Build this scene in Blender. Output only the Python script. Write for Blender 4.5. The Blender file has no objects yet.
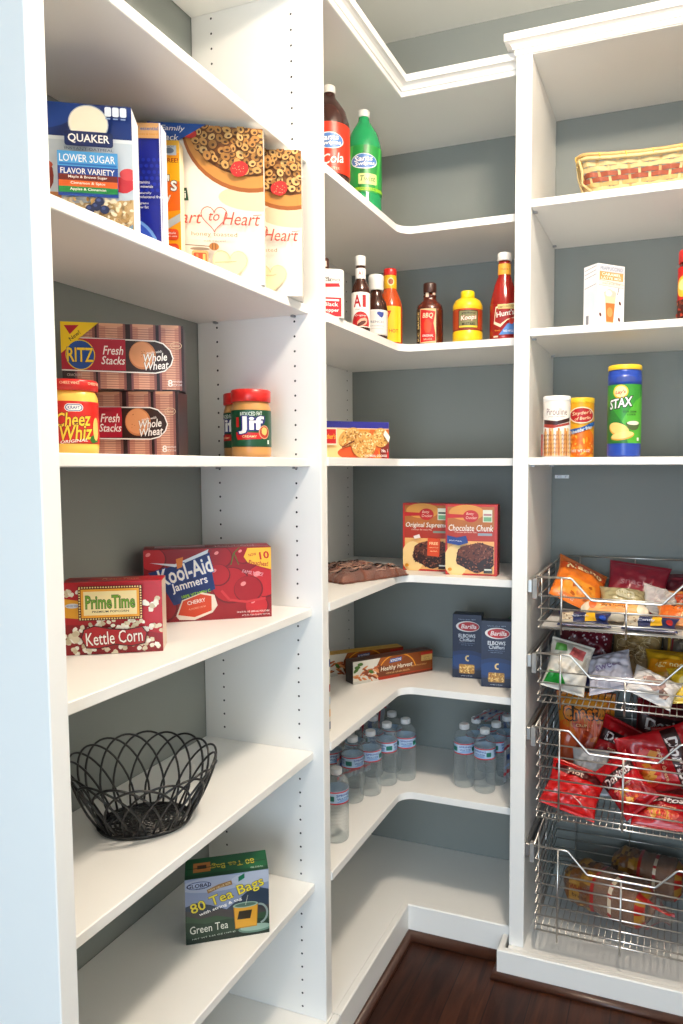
import bpy, bmesh, math, random
from mathutils import Vector, Matrix, Euler
sc = bpy.context.scene
COL = sc.collection
ZF = 1.355                      # eye-level heights below were measured from z = 0; the floor lies ZF lower
CAM = Vector((0.7281, -1.4481, 0.0219 + ZF))
PI = math.pi

# ------------------------------------------------------------------ materials
def lin(c):
    c /= 255.0
    return c / 12.92 if c <= 0.04045 else ((c + 0.055) / 1.055) ** 2.4
def rgb(h):
    h = h.lstrip('#')
    return tuple(lin(int(h[i:i + 2], 16)) for i in (0, 2, 4))
MATS = {}
def noise_mat(name, col, rough=0.4, vary=0.04, scale=30.0, metal=0.0, bump=0.0, bscale=200.0, spec=0.5, coat=0.0):
    if name in MATS: return MATS[name]
    m = bpy.data.materials.new(name); m.use_nodes = True
    nt = m.node_tree; b = nt.nodes['Principled BSDF']
    tc = nt.nodes.new('ShaderNodeTexCoord')
    n = nt.nodes.new('ShaderNodeTexNoise'); n.inputs['Scale'].default_value = scale; n.inputs['Detail'].default_value = 3
    nt.links.new(tc.outputs['Object'], n.inputs['Vector'])
    mx = nt.nodes.new('ShaderNodeMix'); mx.data_type = 'RGBA'
    mx.inputs['A'].default_value = tuple(min(1, c * (1 - vary)) for c in col) + (1,)
    mx.inputs['B'].default_value = tuple(min(1, c * (1 + vary)) for c in col) + (1,)
    nt.links.new(n.outputs['Fac'], mx.inputs['Factor'])
    nt.links.new(mx.outputs['Result'], b.inputs['Base Color'])
    b.inputs['Roughness'].default_value = rough; b.inputs['Metallic'].default_value = metal
    b.inputs['Specular IOR Level'].default_value = spec; b.inputs['Coat Weight'].default_value = coat
    if bump > 0:
        n2 = nt.nodes.new('ShaderNodeTexNoise'); n2.inputs['Scale'].default_value = bscale; n2.inputs['Detail'].default_value = 4
        nt.links.new(tc.outputs['Object'], n2.inputs['Vector'])
        bp = nt.nodes.new('ShaderNodeBump'); bp.inputs['Strength'].default_value = bump; bp.inputs['Distance'].default_value = 0.002
        nt.links.new(n2.outputs['Fac'], bp.inputs['Height']); nt.links.new(bp.outputs['Normal'], b.inputs['Normal'])
    MATS[name] = m
    return m
def ink(h, rough=0.38):
    return noise_mat('print_%s_%d' % (h.lstrip('#'), int(rough * 100)), tuple(c ** 1.22 * 0.97 for c in rgb(h)), rough, 0.03, 60.0)
def clear_mat(name, tint, opacity, rough=0.12, white=0.8, edge=0.55):
    if name in MATS: return MATS[name]
    m = bpy.data.materials.new(name); m.use_nodes = True
    nt = m.node_tree; b = nt.nodes['Principled BSDF']; out = nt.nodes['Material Output']
    b.inputs['Base Color'].default_value = (tint[0] * white, tint[1] * white, tint[2] * white, 1); b.inputs['Roughness'].default_value = rough
    tr = nt.nodes.new('ShaderNodeBsdfTransparent'); tr.inputs['Color'].default_value = tint + (1,)
    lw = nt.nodes.new('ShaderNodeLayerWeight'); lw.inputs['Blend'].default_value = 0.35
    ma = nt.nodes.new('ShaderNodeMath'); ma.operation = 'MULTIPLY_ADD'; ma.inputs[1].default_value = edge; ma.inputs[2].default_value = opacity
    nt.links.new(lw.outputs['Facing'], ma.inputs[0])
    mx = nt.nodes.new('ShaderNodeMixShader')
    nt.links.new(ma.outputs[0], mx.inputs['Fac']); nt.links.new(tr.outputs[0], mx.inputs[1]); nt.links.new(b.outputs[0], mx.inputs[2])
    nt.links.new(mx.outputs[0], out.inputs['Surface'])
    MATS[name] = m
    return m
WHITE = noise_mat('white_melamine', (0.825, 0.82, 0.795), 0.38, 0.015, 9.0, bump=0.03, bscale=700)
PAINT = noise_mat('grey_wall_paint', (0.236, 0.256, 0.240), 0.75, 0.03, 6.0, bump=0.08, bscale=500)
CEIL = noise_mat('ceiling_paint', (0.84, 0.83, 0.78), 0.85, 0.02, 5.0)
DARK = noise_mat('peg_hole_dark', (0.03, 0.03, 0.035), 0.8)
STEEL = noise_mat('brushed_chrome', (0.62, 0.60, 0.57), 0.28, 0.03, 80, metal=1.0)
PIN = noise_mat('zinc_pin', (0.35, 0.35, 0.36), 0.4, metal=0.8)
BLACKWIRE = noise_mat('black_wire_enamel', (0.012, 0.012, 0.013), 0.3)
def wood_mat():
    m = bpy.data.materials.new('dark_hardwood'); m.use_nodes = True
    nt = m.node_tree; b = nt.nodes['Principled BSDF']
    tc = nt.nodes.new('ShaderNodeTexCoord')
    mp = nt.nodes.new('ShaderNodeMapping'); mp.inputs['Rotation'].default_value = (0, 0, PI / 2)
    nt.links.new(tc.outputs['Object'], mp.inputs['Vector'])
    br = nt.nodes.new('ShaderNodeTexBrick'); br.inputs['Scale'].default_value = 1.0
    br.inputs['Brick Width'].default_value = 1.1; br.inputs['Row Height'].default_value = 0.10; br.inputs['Mortar Size'].default_value = 0.0016
    br.inputs['Color1'].default_value = (0.026, 0.0068, 0.003, 1); br.inputs['Color2'].default_value = (0.046, 0.014, 0.006, 1); br.inputs['Mortar'].default_value = (0.008, 0.003, 0.002, 1)
    nt.links.new(mp.outputs[0], br.inputs['Vector'])
    m2 = nt.nodes.new('ShaderNodeMapping'); m2.inputs['Scale'].default_value = (22, 2.2, 10)
    nt.links.new(tc.outputs['Object'], m2.inputs['Vector'])
    n = nt.nodes.new('ShaderNodeTexNoise'); n.inputs['Scale'].default_value = 2.0; n.inputs['Detail'].default_value = 6; n.inputs['Distortion'].default_value = 1.2
    nt.links.new(m2.outputs[0], n.inputs['Vector'])
    cr = nt.nodes.new('ShaderNodeValToRGB'); cr.color_ramp.elements[0].position = 0.3; cr.color_ramp.elements[0].color = (0.35, 0.33, 0.32, 1)
    cr.color_ramp.elements[1].position = 0.75; cr.color_ramp.elements[1].color = (1.5, 1.5, 1.5, 1)
    nt.links.new(n.outputs['Fac'], cr.inputs['Fac'])
    mx = nt.nodes.new('ShaderNodeMix'); mx.data_type = 'RGBA'; mx.blend_type = 'MULTIPLY'; mx.inputs['Factor'].default_value = 1
    nt.links.new(br.outputs['Color'], mx.inputs['A']); nt.links.new(cr.outputs['Color'], mx.inputs['B'])
    nt.links.new(mx.outputs['Result'], b.inputs['Base Color'])
    b.inputs['Roughness'].default_value = 0.40; b.inputs['Specular IOR Level'].default_value = 0.3
    bp = nt.nodes.new('ShaderNodeBump'); bp.inputs['Strength'].default_value = 0.25; bp.inputs['Distance'].default_value = 0.003
    nt.links.new(n.outputs['Fac'], bp.inputs['Height']); nt.links.new(bp.outputs['Normal'], b.inputs['Normal'])
    return m
WOOD = wood_mat()
SHOE = noise_mat('stained_shoe_mould', (0.05, 0.017, 0.009), 0.35, 0.25, 40.0)

# ------------------------------------------------------------------ mesh builder
class MB:
    def __init__(s): s.v = []; s.f = []; s.m = []; s.s = []; s.mats = []
    def mi(s, m):
        if isinstance(m, str): m = ink(m)
        if m not in s.mats: s.mats.append(m)
        return s.mats.index(m)
    def add(s, vs, fs, m, smooth=False):
        o = len(s.v); k = s.mi(m)
        s.v += [tuple(p) for p in vs]
        for f in fs: s.f.append([i + o for i in f]); s.m.append(k); s.s.append(smooth)
    def box(s, x0, x1, y0, y1, z0, z1, m, ch=0.0012, skip_m=None):
        ch = min(ch, (x1 - x0) / 3, (y1 - y0) / 3, (z1 - z0) / 3)
        X = (x0, x1); Y = (y0, y1); Z = (z0, z1); vs = []; idx = {}
        for i in (0, 1):
            for j in (0, 1):
                for k in (0, 1):
                    for a in range(3):
                        p = [X[i], Y[j], Z[k]]; d = [1 - 2 * i, 1 - 2 * j, 1 - 2 * k]
                        for b in range(3):
                            if b != a: p[b] += d[b] * ch
                        idx[(i, j, k, a)] = len(vs); vs.append(p)
        fs = []
        for a in range(3):
            b, c = (a + 1) % 3, (a + 2) % 3
            for e in (0, 1):
                q = []
                for (p, r) in ((0, 0), (1, 0), (1, 1), (0, 1)):
                    t = [0, 0, 0]; t[a] = e; t[b] = p; t[c] = r; q.append(idx[(t[0], t[1], t[2], a)])
                fs.append(q if e else q[::-1])
        for a in range(3):           # edges parallel to axis a
            b, c = (a + 1) % 3, (a + 2) % 3
            for p in (0, 1):
                for r in (0, 1):
                    t0 = [0] * 3; t0[b] = p; t0[c] = r; t1 = list(t0); t1[a] = 1
                    q = [idx[(*t0, b)], idx[(*t1, b)], idx[(*t1, c)], idx[(*t0, c)]]
                    fs.append(q if (p == r) else q[::-1])
        for i in (0, 1):
            for j in (0, 1):
                for k in (0, 1):
                    q = [idx[(i, j, k, 0)], idx[(i, j, k, 1)], idx[(i, j, k, 2)]]
                    fs.append(q if (i + j + k) % 2 else q[::-1])
        s.add(vs, fs, m)
    def prism(s, poly, z0, z1, m):
        n = len(poly); ar = sum(poly[i][0] * poly[(i + 1) % n][1] - poly[(i + 1) % n][0] * poly[i][1] for i in range(n))
        if ar < 0: poly = poly[::-1]
        vs = [(x, y, z0) for x, y in poly] + [(x, y, z1) for x, y in poly]
        fs = [list(range(n))[::-1], list(range(n, 2 * n))] + [[i, (i + 1) % n, n + (i + 1) % n, n + i] for i in range(n)]
        s.add(vs, fs, m)
    def lathe(s, prof, m, n=32, c=(0, 0, 0), sy=1.0, sx=1.0, caps=True, sq=0.0):
        vs = []; fs = []
        for r, z in prof:
            for i in range(n):
                a = 2 * PI * i / n
                k = 1.0
                if sq: k = 1 + sq * (abs(math.sin(2 * a)) ** 1.5)
                vs.append((c[0] + r * k * sx * math.cos(a), c[1] + r * k * sy * math.sin(a), c[2] + z))
        for j in range(len(prof) - 1):
            for i in range(n):
                i2 = (i + 1) % n
                fs.append([j * n + i, j * n + i2, (j + 1) * n + i2, (j + 1) * n + i])
        s.add(vs, fs, m, True)
        if caps:
            o = len(s.v) - len(vs); k = s.mi(m)
            s.f.append([o + i for i in range(n)][::-1]); s.m.append(k); s.s.append(False)
            o2 = o + (len(prof) - 1) * n
            s.f.append([o2 + i for i in range(n)]); s.m.append(k); s.s.append(False)
    def tube(s, pts, r, m, n=6, closed=False):
        P = [Vector(p) for p in pts]; N = len(P); vs = []; fs = []
        T = []
        for i in range(N):
            if closed: t = P[(i + 1) % N] - P[i - 1]
            else: t = P[min(i + 1, N - 1)] - P[max(i - 1, 0)]
            T.append(t.normalized())
        u = T[0].orthogonal().normalized()
        for i in range(N):
            u = (u - T[i] * u.dot(T[i])).normalized(); w = T[i].cross(u)
            rr = r[i] if isinstance(r, (list, tuple)) else r
            for k in range(n):
                a = 2 * PI * k / n; vs.append(P[i] + u * (rr * math.cos(a)) + w * (rr * math.sin(a)))
        for i in range(N if closed else N - 1):
            j = (i + 1) % N
            for k in range(n): fs.append([i * n + k, i * n + (k + 1) % n, j * n + (k + 1) % n, j * n + k])
        if not closed: fs += [list(range(n))[::-1], [(N - 1) * n + k for k in range(n)]]
        s.add(vs, fs, m, True)
    def ball(s, c, rx, ry, rz, m, n=10, k=7, jit=0.0, rnd=None):
        vs = [(c[0], c[1], c[2] - rz)]; fs = []
        for j in range(1, k):
            b = -PI / 2 + PI * j / k
            for i in range(n):
                a = 2 * PI * i / n; q = 1 + (rnd.uniform(-jit, jit) if rnd else 0)
                vs.append((c[0] + rx * q * math.cos(b) * math.cos(a), c[1] + ry * q * math.cos(b) * math.sin(a), c[2] + rz * q * math.sin(b)))
        vs.append((c[0], c[1], c[2] + rz)); L = len(vs) - 1
        for i in range(n):
            fs.append([0, 1 + (i + 1) % n, 1 + i]); fs.append([L, 1 + (k - 2) * n + i, 1 + (k - 2) * n + (i + 1) % n])
            for j in range(k - 2):
                fs.append([1 + j * n + i, 1 + j * n + (i + 1) % n, 1 + (j + 1) * n + (i + 1) % n, 1 + (j + 1) * n + i])
        s.add(vs, fs, m, True)
    def obj(s, name, parent=None, loc=(0, 0, 0), rot=(0, 0, 0)):
        me = bpy.data.meshes.new(name); me.from_pydata(s.v, [], s.f)
        for m in s.mats: me.materials.append(m)
        me.polygons.foreach_set('material_index', s.m); me.polygons.foreach_set('use_smooth', s.s)
        me.update()
        o = bpy.data.objects.new(name, me); COL.objects.link(o)
        o.location = loc; o.rotation_euler = rot
        if parent: o.parent = parent
        return o
def tag(o, label, cat, group=None, kind=None):
    o['label'] = label; o['category'] = cat
    if group: o['group'] = group
    if kind: o['kind'] = kind
    return o
def empty(name, loc, rz=0, label=None, cat=None, group=None):
    o = bpy.data.objects.new(name, None); COL.objects.link(o); o.location = loc; o.rotation_euler = (0, 0, rz); o.empty_display_size = 0.05
    if label: tag(o, label, cat, group)
    return o
def structure(o):
    o['kind'] = 'structure'; return o
def face_cam(x, y, off=0.0):
    return math.atan2(CAM.x - x, -(CAM.y - y)) + off

# ------------------------------------------------------------------ printed artwork (flat shapes and lettering in mm)
GL = {}
def glyphs(t, bold=0.0, shear=0.0):
    k = (t, bold, shear)
    if k in GL: return GL[k]
    cu = bpy.data.curves.new('lettering', 'FONT'); cu.body = t; cu.size = 1; cu.resolution_u = 2
    cu.offset = bold; cu.shear = shear; cu.fill_mode = 'FRONT'
    ob = bpy.data.objects.new('lettering', cu); COL.objects.link(ob)
    me = bpy.data.meshes.new_from_object(ob.evaluated_get(bpy.context.evaluated_depsgraph_get()))
    V = [(v.co.x, v.co.y) for v in me.vertices]; F = [list(p.vertices) for p in me.polygons]
    bpy.data.objects.remove(ob); bpy.data.curves.remove(cu); bpy.data.meshes.remove(me)
    GL[k] = (V, F)
    return GL[k]
class Art:
    def __init__(s, seed=1): s.it = []; s.clip = None; s.r = random.Random(seed)
    def poly(s, P, c):
        if s.clip:
            x0, y0, x1, y1 = s.clip
            for ax, lim, sg in ((0, x0, 1), (0, x1, -1), (1, y0, 1), (1, y1, -1)):
                Q = []
                for i in range(len(P)):
                    a, b = P[i - 1], P[i]
                    ia = (a[ax] - lim) * sg >= 0; ib = (b[ax] - lim) * sg >= 0
                    if ia != ib:
                        t = (lim - a[ax]) / (b[ax] - a[ax]); Q.append((a[0] + t * (b[0] - a[0]), a[1] + t * (b[1] - a[1])))
                    if ib: Q.append(b)
                P = Q
                if len(P) < 3: return s
        ar = sum(P[i - 1][0] * P[i][1] - P[i][0] * P[i - 1][1] for i in range(len(P)))
        if ar < 0: P = P[::-1]
        s.it.append((list(P), [list(range(len(P)))], c)); return s
    def rect(s, x0, y0, x1, y1, c): return s.poly([(x0, y0), (x1, y0), (x1, y1), (x0, y1)], c)
    def ell(s, cx, cy, rx, ry, c, n=20, rot=0.0, jit=0.0):
        ca, sa = math.cos(rot), math.sin(rot); P = []
        for i in range(n):
            a = 2 * PI * i / n; k = 1 + (s.r.uniform(-jit, jit) if jit else 0)
            x, y = rx * k * math.cos(a), ry * k * math.sin(a); P.append((cx + x * ca - y * sa, cy + x * sa + y * ca))
        return s.poly(P, c)
    def round(s, x0, y0, x1, y1, r, c, n=5):
        P = []
        for (cx, cy, a0) in ((x1 - r, y1 - r, 0), (x0 + r, y1 - r, 90), (x0 + r, y0 + r, 180), (x1 - r, y0 + r, 270)):
            for i in range(n + 1):
                a = math.radians(a0 + 90 * i / n); P.append((cx + r * math.cos(a), cy + r * math.sin(a)))
        return s.poly(P, c)
    def line(s, pts, w, c):
        for a, b in zip(pts, pts[1:]):
            d = math.hypot(b[0] - a[0], b[1] - a[1]) or 1; nx, ny = -(b[1] - a[1]) / d * w / 2, (b[0] - a[0]) / d * w / 2
            s.poly([(a[0] + nx, a[1] + ny), (a[0] - nx, a[1] - ny), (b[0] - nx, b[1] - ny), (b[0] + nx, b[1] + ny)], c)
        return s
    def arc(s, cx, cy, rx, ry, a0, a1, w, c, n=16):
        return s.line([(cx + rx * math.cos(math.radians(a0 + (a1 - a0) * i / n)), cy + ry * math.sin(math.radians(a0 + (a1 - a0) * i / n))) for i in range(n + 1)], w, c)
    def heart(s, cx, cy, r, c, w=None):
        P = []
        for i in range(28):
            t = 2 * PI * i / 28
            P.append((cx + r * 16 * math.sin(t) ** 3 / 16, cy + r * (13 * math.cos(t) - 5 * math.cos(2 * t) - 2 * math.cos(3 * t) - math.cos(4 * t)) / 15))
        return s.line(P + [P[0]], w, c) if w else s.poly(P, c)
    def text(s, t, cx, cy, w, h, c, bold=0.0, shear=0.0, rot=0.0, out=None, arch=0.0):
        bold *= .5
        def put(b, col):
            V, F = glyphs(t, b, shear); V0, _ = glyphs(t, bold, shear)
            x0 = min(v[0] for v in V0); x1 = max(v[0] for v in V0); y0 = min(v[1] for v in V0); y1 = max(v[1] for v in V0)
            kx = w / (x1 - x0); ky = h / (y1 - y0) if h else kx; ca, sa = math.cos(math.radians(rot)), math.sin(math.radians(rot)); P = []
            for x, y in V:
                X = (x - (x0 + x1) / 2) * kx; Y = (y - (y0 + y1) / 2) * ky
                if arch: Y += arch * (1 - (2 * X / w) ** 2)
                P.append((cx + X * ca - Y * sa, cy + X * sa + Y * ca))
            s.it.append((P, F, col))
        if out: put(bold + out[1] * .55, out[0])
        put(bold, c)
        return s
    def scatter(s, box, n, rx, ry, cols, test=None, jit=0.15, nn=8):
        x0, y0, x1, y1 = box
        for _ in range(n):
            for _ in range(30):
                x, y = s.r.uniform(x0, x1), s.r.uniform(y0, y1)
                if test is None or test(x, y): break
            else: continue
            k = s.r.uniform(.7, 1.25)
            s.ell(x, y, rx * k, ry * k, s.r.choice(cols), nn, s.r.uniform(0, PI), jit)
        return s
    def loops(s, box, n, r, test):
        x0, y0, x1, y1 = box; pts = []
        for _ in range(n * 12):
            x, y = s.r.uniform(x0, x1), s.r.uniform(y0, y1)
            if test(x, y) and all((x - a) ** 2 + (y - b) ** 2 > (1.12 * r) ** 2 for a, b in pts): pts.append((x, y))
            if len(pts) >= n: break
        for x, y in pts:
            k = s.r.uniform(.85, 1.15); sq = s.r.uniform(.7, 1); ro = s.r.uniform(0, PI)
            s.ell(x, y, r * k, r * k * sq, '#6b4622', 12, ro, .05)
            s.ell(x - .1 * r, y + .12 * r, r * k * .9, r * k * sq * .88, s.r.choice(['#c9a062', '#b98a4c', '#d8b478', '#a97c40', '#c4975a']), 12, ro, .05)
            s.ell(x, y, r * .38, r * .33 * sq, '#5f3f1e', 8, ro)
        return s
    def emit(s, mb, fm, lay=1.2e-4, dl=3e-5, maxlen=None):
        for i, (P, F, c) in enumerate(s.it):
            off = lay + dl * i
            if maxlen and max(p[0] for p in P) - min(p[0] for p in P) > maxlen:
                bm = bmesh.new(); vs = [bm.verts.new((x, y, 0)) for x, y in P]
                for f in F:
                    try: bm.faces.new([vs[k] for k in f])
                    except ValueError: pass
                bmesh.ops.triangulate(bm, faces=bm.faces[:])
                for _ in range(6):
                    ed = [e for e in bm.edges if abs(e.verts[0].co.x - e.verts[1].co.x) > maxlen]
                    if not ed: break
                    bmesh.ops.subdivide_edges(bm, edges=ed, cuts=1)
                    bmesh.ops.triangulate(bm, faces=[f for f in bm.faces if len(f.verts) > 3])
                bm.verts.index_update()
                P2 = [(v.co.x, v.co.y) for v in bm.verts]; F2 = [[v.index for v in f.verts] for f in bm.faces]; bm.free()
            else: P2, F2 = P, F
            mb.add([fm(x, y, off) for x, y in P2], F2, c, bool(maxlen))
def F_front(u, v, o): return (u / 1000, -o, v / 1000)
def F_right(w):
    return lambda u, v, o: (w + o, u / 1000, v / 1000)
def F_left(d):
    return lambda u, v, o: (-o, d - u / 1000, v / 1000)
def F_top(h):
    return lambda u, v, o: (u / 1000, v / 1000, h + o)
def F_cyl(r, sy=1.0, sq=0.0):
    def f(u, v, o):
        a = u / 1000 / r - PI / 2
        k = 1 + sq * (abs(math.sin(2 * a)) ** 1.5) if sq else 1
        return ((r + o) * k * math.cos(a), (r + o) * sy * k * math.sin(a), v / 1000)
    return f

def carton(name, loc, ang, w, d, h, base, arts, label, cat, group=None, side=None, top=None, tilt=0.0):
    """a cardboard box: origin at its front left bottom corner, front towards local -Y; arts = [(Art, map)]"""
    mb = MB(); mb.box(0, w, 0, d, 0, h, base, 0.0008)
    if side: Art().rect(1, 1, d * 1000 - 1, h * 1000 - 1, side).emit(mb, F_right(w), 6e-5); Art().rect(1, 1, d * 1000 - 1, h * 1000 - 1, side).emit(mb, F_left(d), 6e-5)
    if top: Art().rect(1, 1, w * 1000 - 1, d * 1000 - 1, top).emit(mb, F_top(h), 6e-5)
    mb.box(0.004, w - 0.004, d * 0.47, d * 0.5, h - 0.0005, h + 0.0006, top or base, 0.0002)     # the seam of the top flaps
    for a, m in arts: a.emit(mb, m)
    o = mb.obj(name, None, (loc[0], loc[1], loc[2] + 0.0003), (tilt, 0, math.radians(ang)))
    return tag(o, label, cat, group)
LAMP, DAY, WORLD, EXPO = 215.0, 56.0, 1.0, 0.12

# ------------------------------------------------------------------ the room
def Zh(z): return z + ZF
XW, YW = -0.314, 0.84            # left and back wall planes
CEILZ = Zh(1.372)
def slab(name, x0, x1, y0, y1, z0, z1, m):
    mb = MB(); mb.box(x0, x1, y0, y1, z0, z1, m, 0.0005); return structure(mb.obj(name))
slab('floor', -0.5, 1.95, -3.6, 1.0, -0.06, 0.0, WOOD)
slab('ceiling', -0.5, 1.95, -3.6, 1.0, CEILZ, CEILZ + 0.08, CEIL)
slab('wall_left', XW - 0.12, XW, -3.6, YW + 0.12, 0.0, CEILZ, PAINT)
slab('wall_back', XW - 0.12, 1.95, YW, YW + 0.12, 0.0, CEILZ, PAINT)
slab('wall_right', 1.75, 1.87, -3.6, YW, 0.0, CEILZ, CEIL)  # unseen wall, given ceiling white instead of wall grey to bounce more light

# ------------------------------------------------------------------ left shelving
TS = 0.0186
zC_, zD_ = 0.0416, -0.2904
LZ = {'A': 0.687, 'B': 0.370, 'C': 0.0416, 'D': -0.2904, 'E': -0.6171, 'F': -0.9258}
LB = -1.252                      # deck of the left and corner bases
DECKTOP = 1.022                  # underside of the top decks
def holes(mb, fm, cols, zlist, r=0.0026):
    for c in cols:
        for z in zlist:
            P = [fm(c + r * math.cos(2 * PI * i / 8), z + r * math.sin(2 * PI * i / 8)) for i in range(8)]
            mb.add(P, [list(range(8))], DARK)
lu = empty('shelving_unit', (-0.157, -0.365, 0), 0, 'white melamine shelving against the left wall with six shelves and peg-holed side panel', 'shelving')
def child(mb, name, root):
    """build in world coordinates, parent under root"""
    o = mb.obj(name)
    o.parent = root; o.matrix_parent_inverse = Matrix.LocRotScale(root.location, root.rotation_euler, None).inverted()
    return o
mb = MB(); mb.box(XW + 0.001, 0, -0.758, -0.727, 0.001, Zh(1.06), WHITE, 0.0015)
holes(mb, lambda a, z: (a, -0.7583, z), [-0.126], [Zh(-0.475)], 0.0022)
child(mb, 'side_panel', lu)
mb = MB(); mb.box(XW + 0.001, 0, 0.0, 0.031, Zh(LB), Zh(1.06), WHITE, 0.0015)
holes(mb, lambda a, z: (a, -0.0003, z), [-0.0611, -0.2599], [Zh(0.2746 + 0.032 * k) for k in range(-47, 24)])
child(mb, 'side_panel', lu)
for k, z in LZ.items():
    mb = MB(); mb.box(XW + 0.002, -0.0258, -0.727, -0.0004, Zh(z - TS), Zh(z), WHITE, 0.0015)
    sh = child(mb, 'shelf', lu)
    for px in (-0.0611, -0.2599):
        pb = MB(); pb.box(px - 0.004, px + 0.004, -0.011, -0.0005, Zh(z - TS) - 0.0045, Zh(z - TS) - 0.0004, PIN, 0.0005)
        child(pb, 'shelf_pin', lu)
for px, z in ((-0.045, 0.370), (-0.06, 0.687)):
    pb = MB(); pb.box(px - 0.007, px + 0.007, -0.014, -0.0005, Zh(z), Zh(z) + 0.004, PIN, 0.001); pb.add([(px - .007, -.0006, Zh(z) + .004), (px + .007, -.0006, Zh(z) + .004), (px + .002, -.0006, Zh(z) + .014)], [[0, 1, 2]], PIN)
    child(pb, 'shelf_clip', lu)
mb = MB(); mb.box(XW + 0.002, 0.003, -0.727, 0.03, Zh(LB) - 0.02, Zh(LB) - 0.0003, WHITE, 0.0005); child(mb, 'base_deck', lu)
mb = MB(); mb.box(XW + 0.002, 0.0, -0.727, -0.0004, Zh(DECKTOP), Zh(DECKTOP) + 0.019, WHITE, 0.001); child(mb, 'top_deck', lu)
mb = MB(); mb.box(0.0035, 0.0204, -0.758, 0.0310, 0.001, Zh(LB), WHITE, 0.003); structure(mb.obj('baseboard_left'))

# ------------------------------------------------------------------ corner shelving
cu_ = empty('corner_shelving_unit', (0.0, 0.5, 0), 0, 'white L-shaped corner shelving with rounded inside corners between the two tall side panels', 'shelving')
XK, YK, X3, Y3 = 0.003, 0.492, 0.3258, 0.455
X3R = 0.3661
LK = {'1': 0.6749, '2': 0.3587, '3': 0.0445, '33': -0.2816, '4': -0.6032, '5': -0.9104}
TS2 = 0.0194
def lshape(rad, xk=XK, yk=YK, x0=XW + 0.014):
    P = [(x0, 0.0315), (xk, 0.0315)]
    for i in range(13):
        a = PI - (PI / 2) * i / 12
        P.append((xk + rad + rad * math.cos(a), yk - rad + rad * math.sin(a)))
    return P + [(X3 - 0.0005, yk), (X3 - 0.0005, YW - 0.001), (x0, YW - 0.001)]
for k, z in LK.items():
    mb = MB(); P = lshape(0.042)
    mb.prism(P, Zh(z - TS2), Zh(z) - 0.001, WHITE)
    mb.prism([(x if i in (0, len(P) - 1) else x - 0.0008, y if y < 0.05 else y + 0.0008 if y < YW - 0.01 else y) for i, (x, y) in enumerate(P)], Zh(z) - 0.001, Zh(z), WHITE)
    child(mb, 'corner_shelf', cu_)
mb = MB(); mb.box(XW + 0.001, XW + 0.013, 0.0315, YW - 0.001, Zh(LB), Zh(DECKTOP), WHITE, 0.001)
holes(mb, lambda a, z: (XW + 0.0133, a, z), [0.795], [Zh(0.2746 + 0.032 * k) for k in range(-47, 23)])
child(mb, 'corner_panel', cu_)
mb = MB(); mb.prism(lshape(0.002, 0.003, 0.515, XW + 0.001), Zh(LB) - 0.02, Zh(LB) - 0.0004, WHITE); child(mb, 'base_deck', cu_)
mb = MB(); mb.prism(lshape(0.002, 0.0, 0.5, XW + 0.001), Zh(DECKTOP), Zh(DECKTOP) + 0.03, WHITE); child(mb, 'top_deck', cu_)
def sweep(mb, prof, path, m):
    """prof = [(outward, z)], path = [((x, y), (mx, my))] with mitre vectors"""
    n = len(prof); vs = [(p[0] + d * q[0], p[1] + d * q[1], z) for p, q in path for d, z in prof]
    fs = [[i * n + k, (i + 1) * n + k, (i + 1) * n + (k + 1) % n, i * n + (k + 1) % n] for i in range(len(path) - 1) for k in range(n)]
    fs += [list(range(n)), [(len(path) - 1) * n + k for k in range(n)][::-1]]
    mb.add(vs, fs, m)
def crown(z, zt):
    return [(0.0008, Zh(z)), (0.0035, Zh(z + 0.0015)), (0.0035, Zh(z + 0.0125)), (0.0075, Zh(z + 0.0135)), (0.009, Zh(z + 0.018)), (0.013, Zh(z + 0.0235)), (0.0195, Zh(z + 0.0265)), (0.026, Zh(z + 0.0275)), (0.026, Zh(zt)), (0.0008, Zh(zt))]
mb = MB(); sweep(mb, crown(1.0205, 1.066), [((0, 0.0315), (1, 0)), ((0, 0.5), (1, -1)), ((X3 - 0.001, 0.5), (0, -1))], WHITE); structure(mb.obj('trim_3'))
KICK = [(0, 0.001), (0.0172, 0.001), (0.0172, Zh(LB) - 0.003), (0.0145, Zh(LB)), (0.0008, Zh(LB)), (0, Zh(LB) - 0.002)]
mb = MB(); sweep(mb, KICK, [((0.0032, 0.0315), (1, 0)), ((0.0032, 0.5148), (1, -1)), ((0.3252, 0.5148), (0, -1))], WHITE); structure(mb.obj('baseboard_corner'))

# ------------------------------------------------------------------ right shelving
ru = empty('shelving_unit', (0.615, 0.64, 0), 0, 'white shelving on the back wall right of the corner, holding the wire drawers', 'shelving')
RB = -1.276; XR = 0.865
RZ = {'1': 0.6919, '2': 0.3719, '3': 0.0455}
mb = MB(); mb.box(X3, X3R, Y3, YW - 0.001, Zh(RB), Zh(1.06), WHITE, 0.0015); child(mb, 'side_panel', ru)
mb = MB(); mb.box(XR, XR + 0.04, Y3, YW - 0.001, Zh(RB), Zh(1.06), WHITE, 0.0015); child(mb, 'side_panel', ru)
for k, z in RZ.items():
    mb = MB(); mb.box(X3R + 0.0003, XR - 0.0003, Y3 - 0.001, YW - 0.001, Zh(z - TS2), Zh(z), WHITE, 0.0015); child(mb, 'shelf', ru)
    for py in (0.49, 0.80):
        pb = MB(); pb.box(X3R + 0.0004, X3R + 0.011, py - 0.004, py + 0.004, Zh(z - TS2) - 0.0048, Zh(z - TS2) - 0.0003, PIN, 0.0005); child(pb, 'shelf_pin', ru)
mb = MB(); mb.box(X3R, XR, Y3 + 0.001, YW - 0.001, Zh(1.043), Zh(1.062), WHITE, 0.0005); child(mb, 'top_deck', ru)
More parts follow.
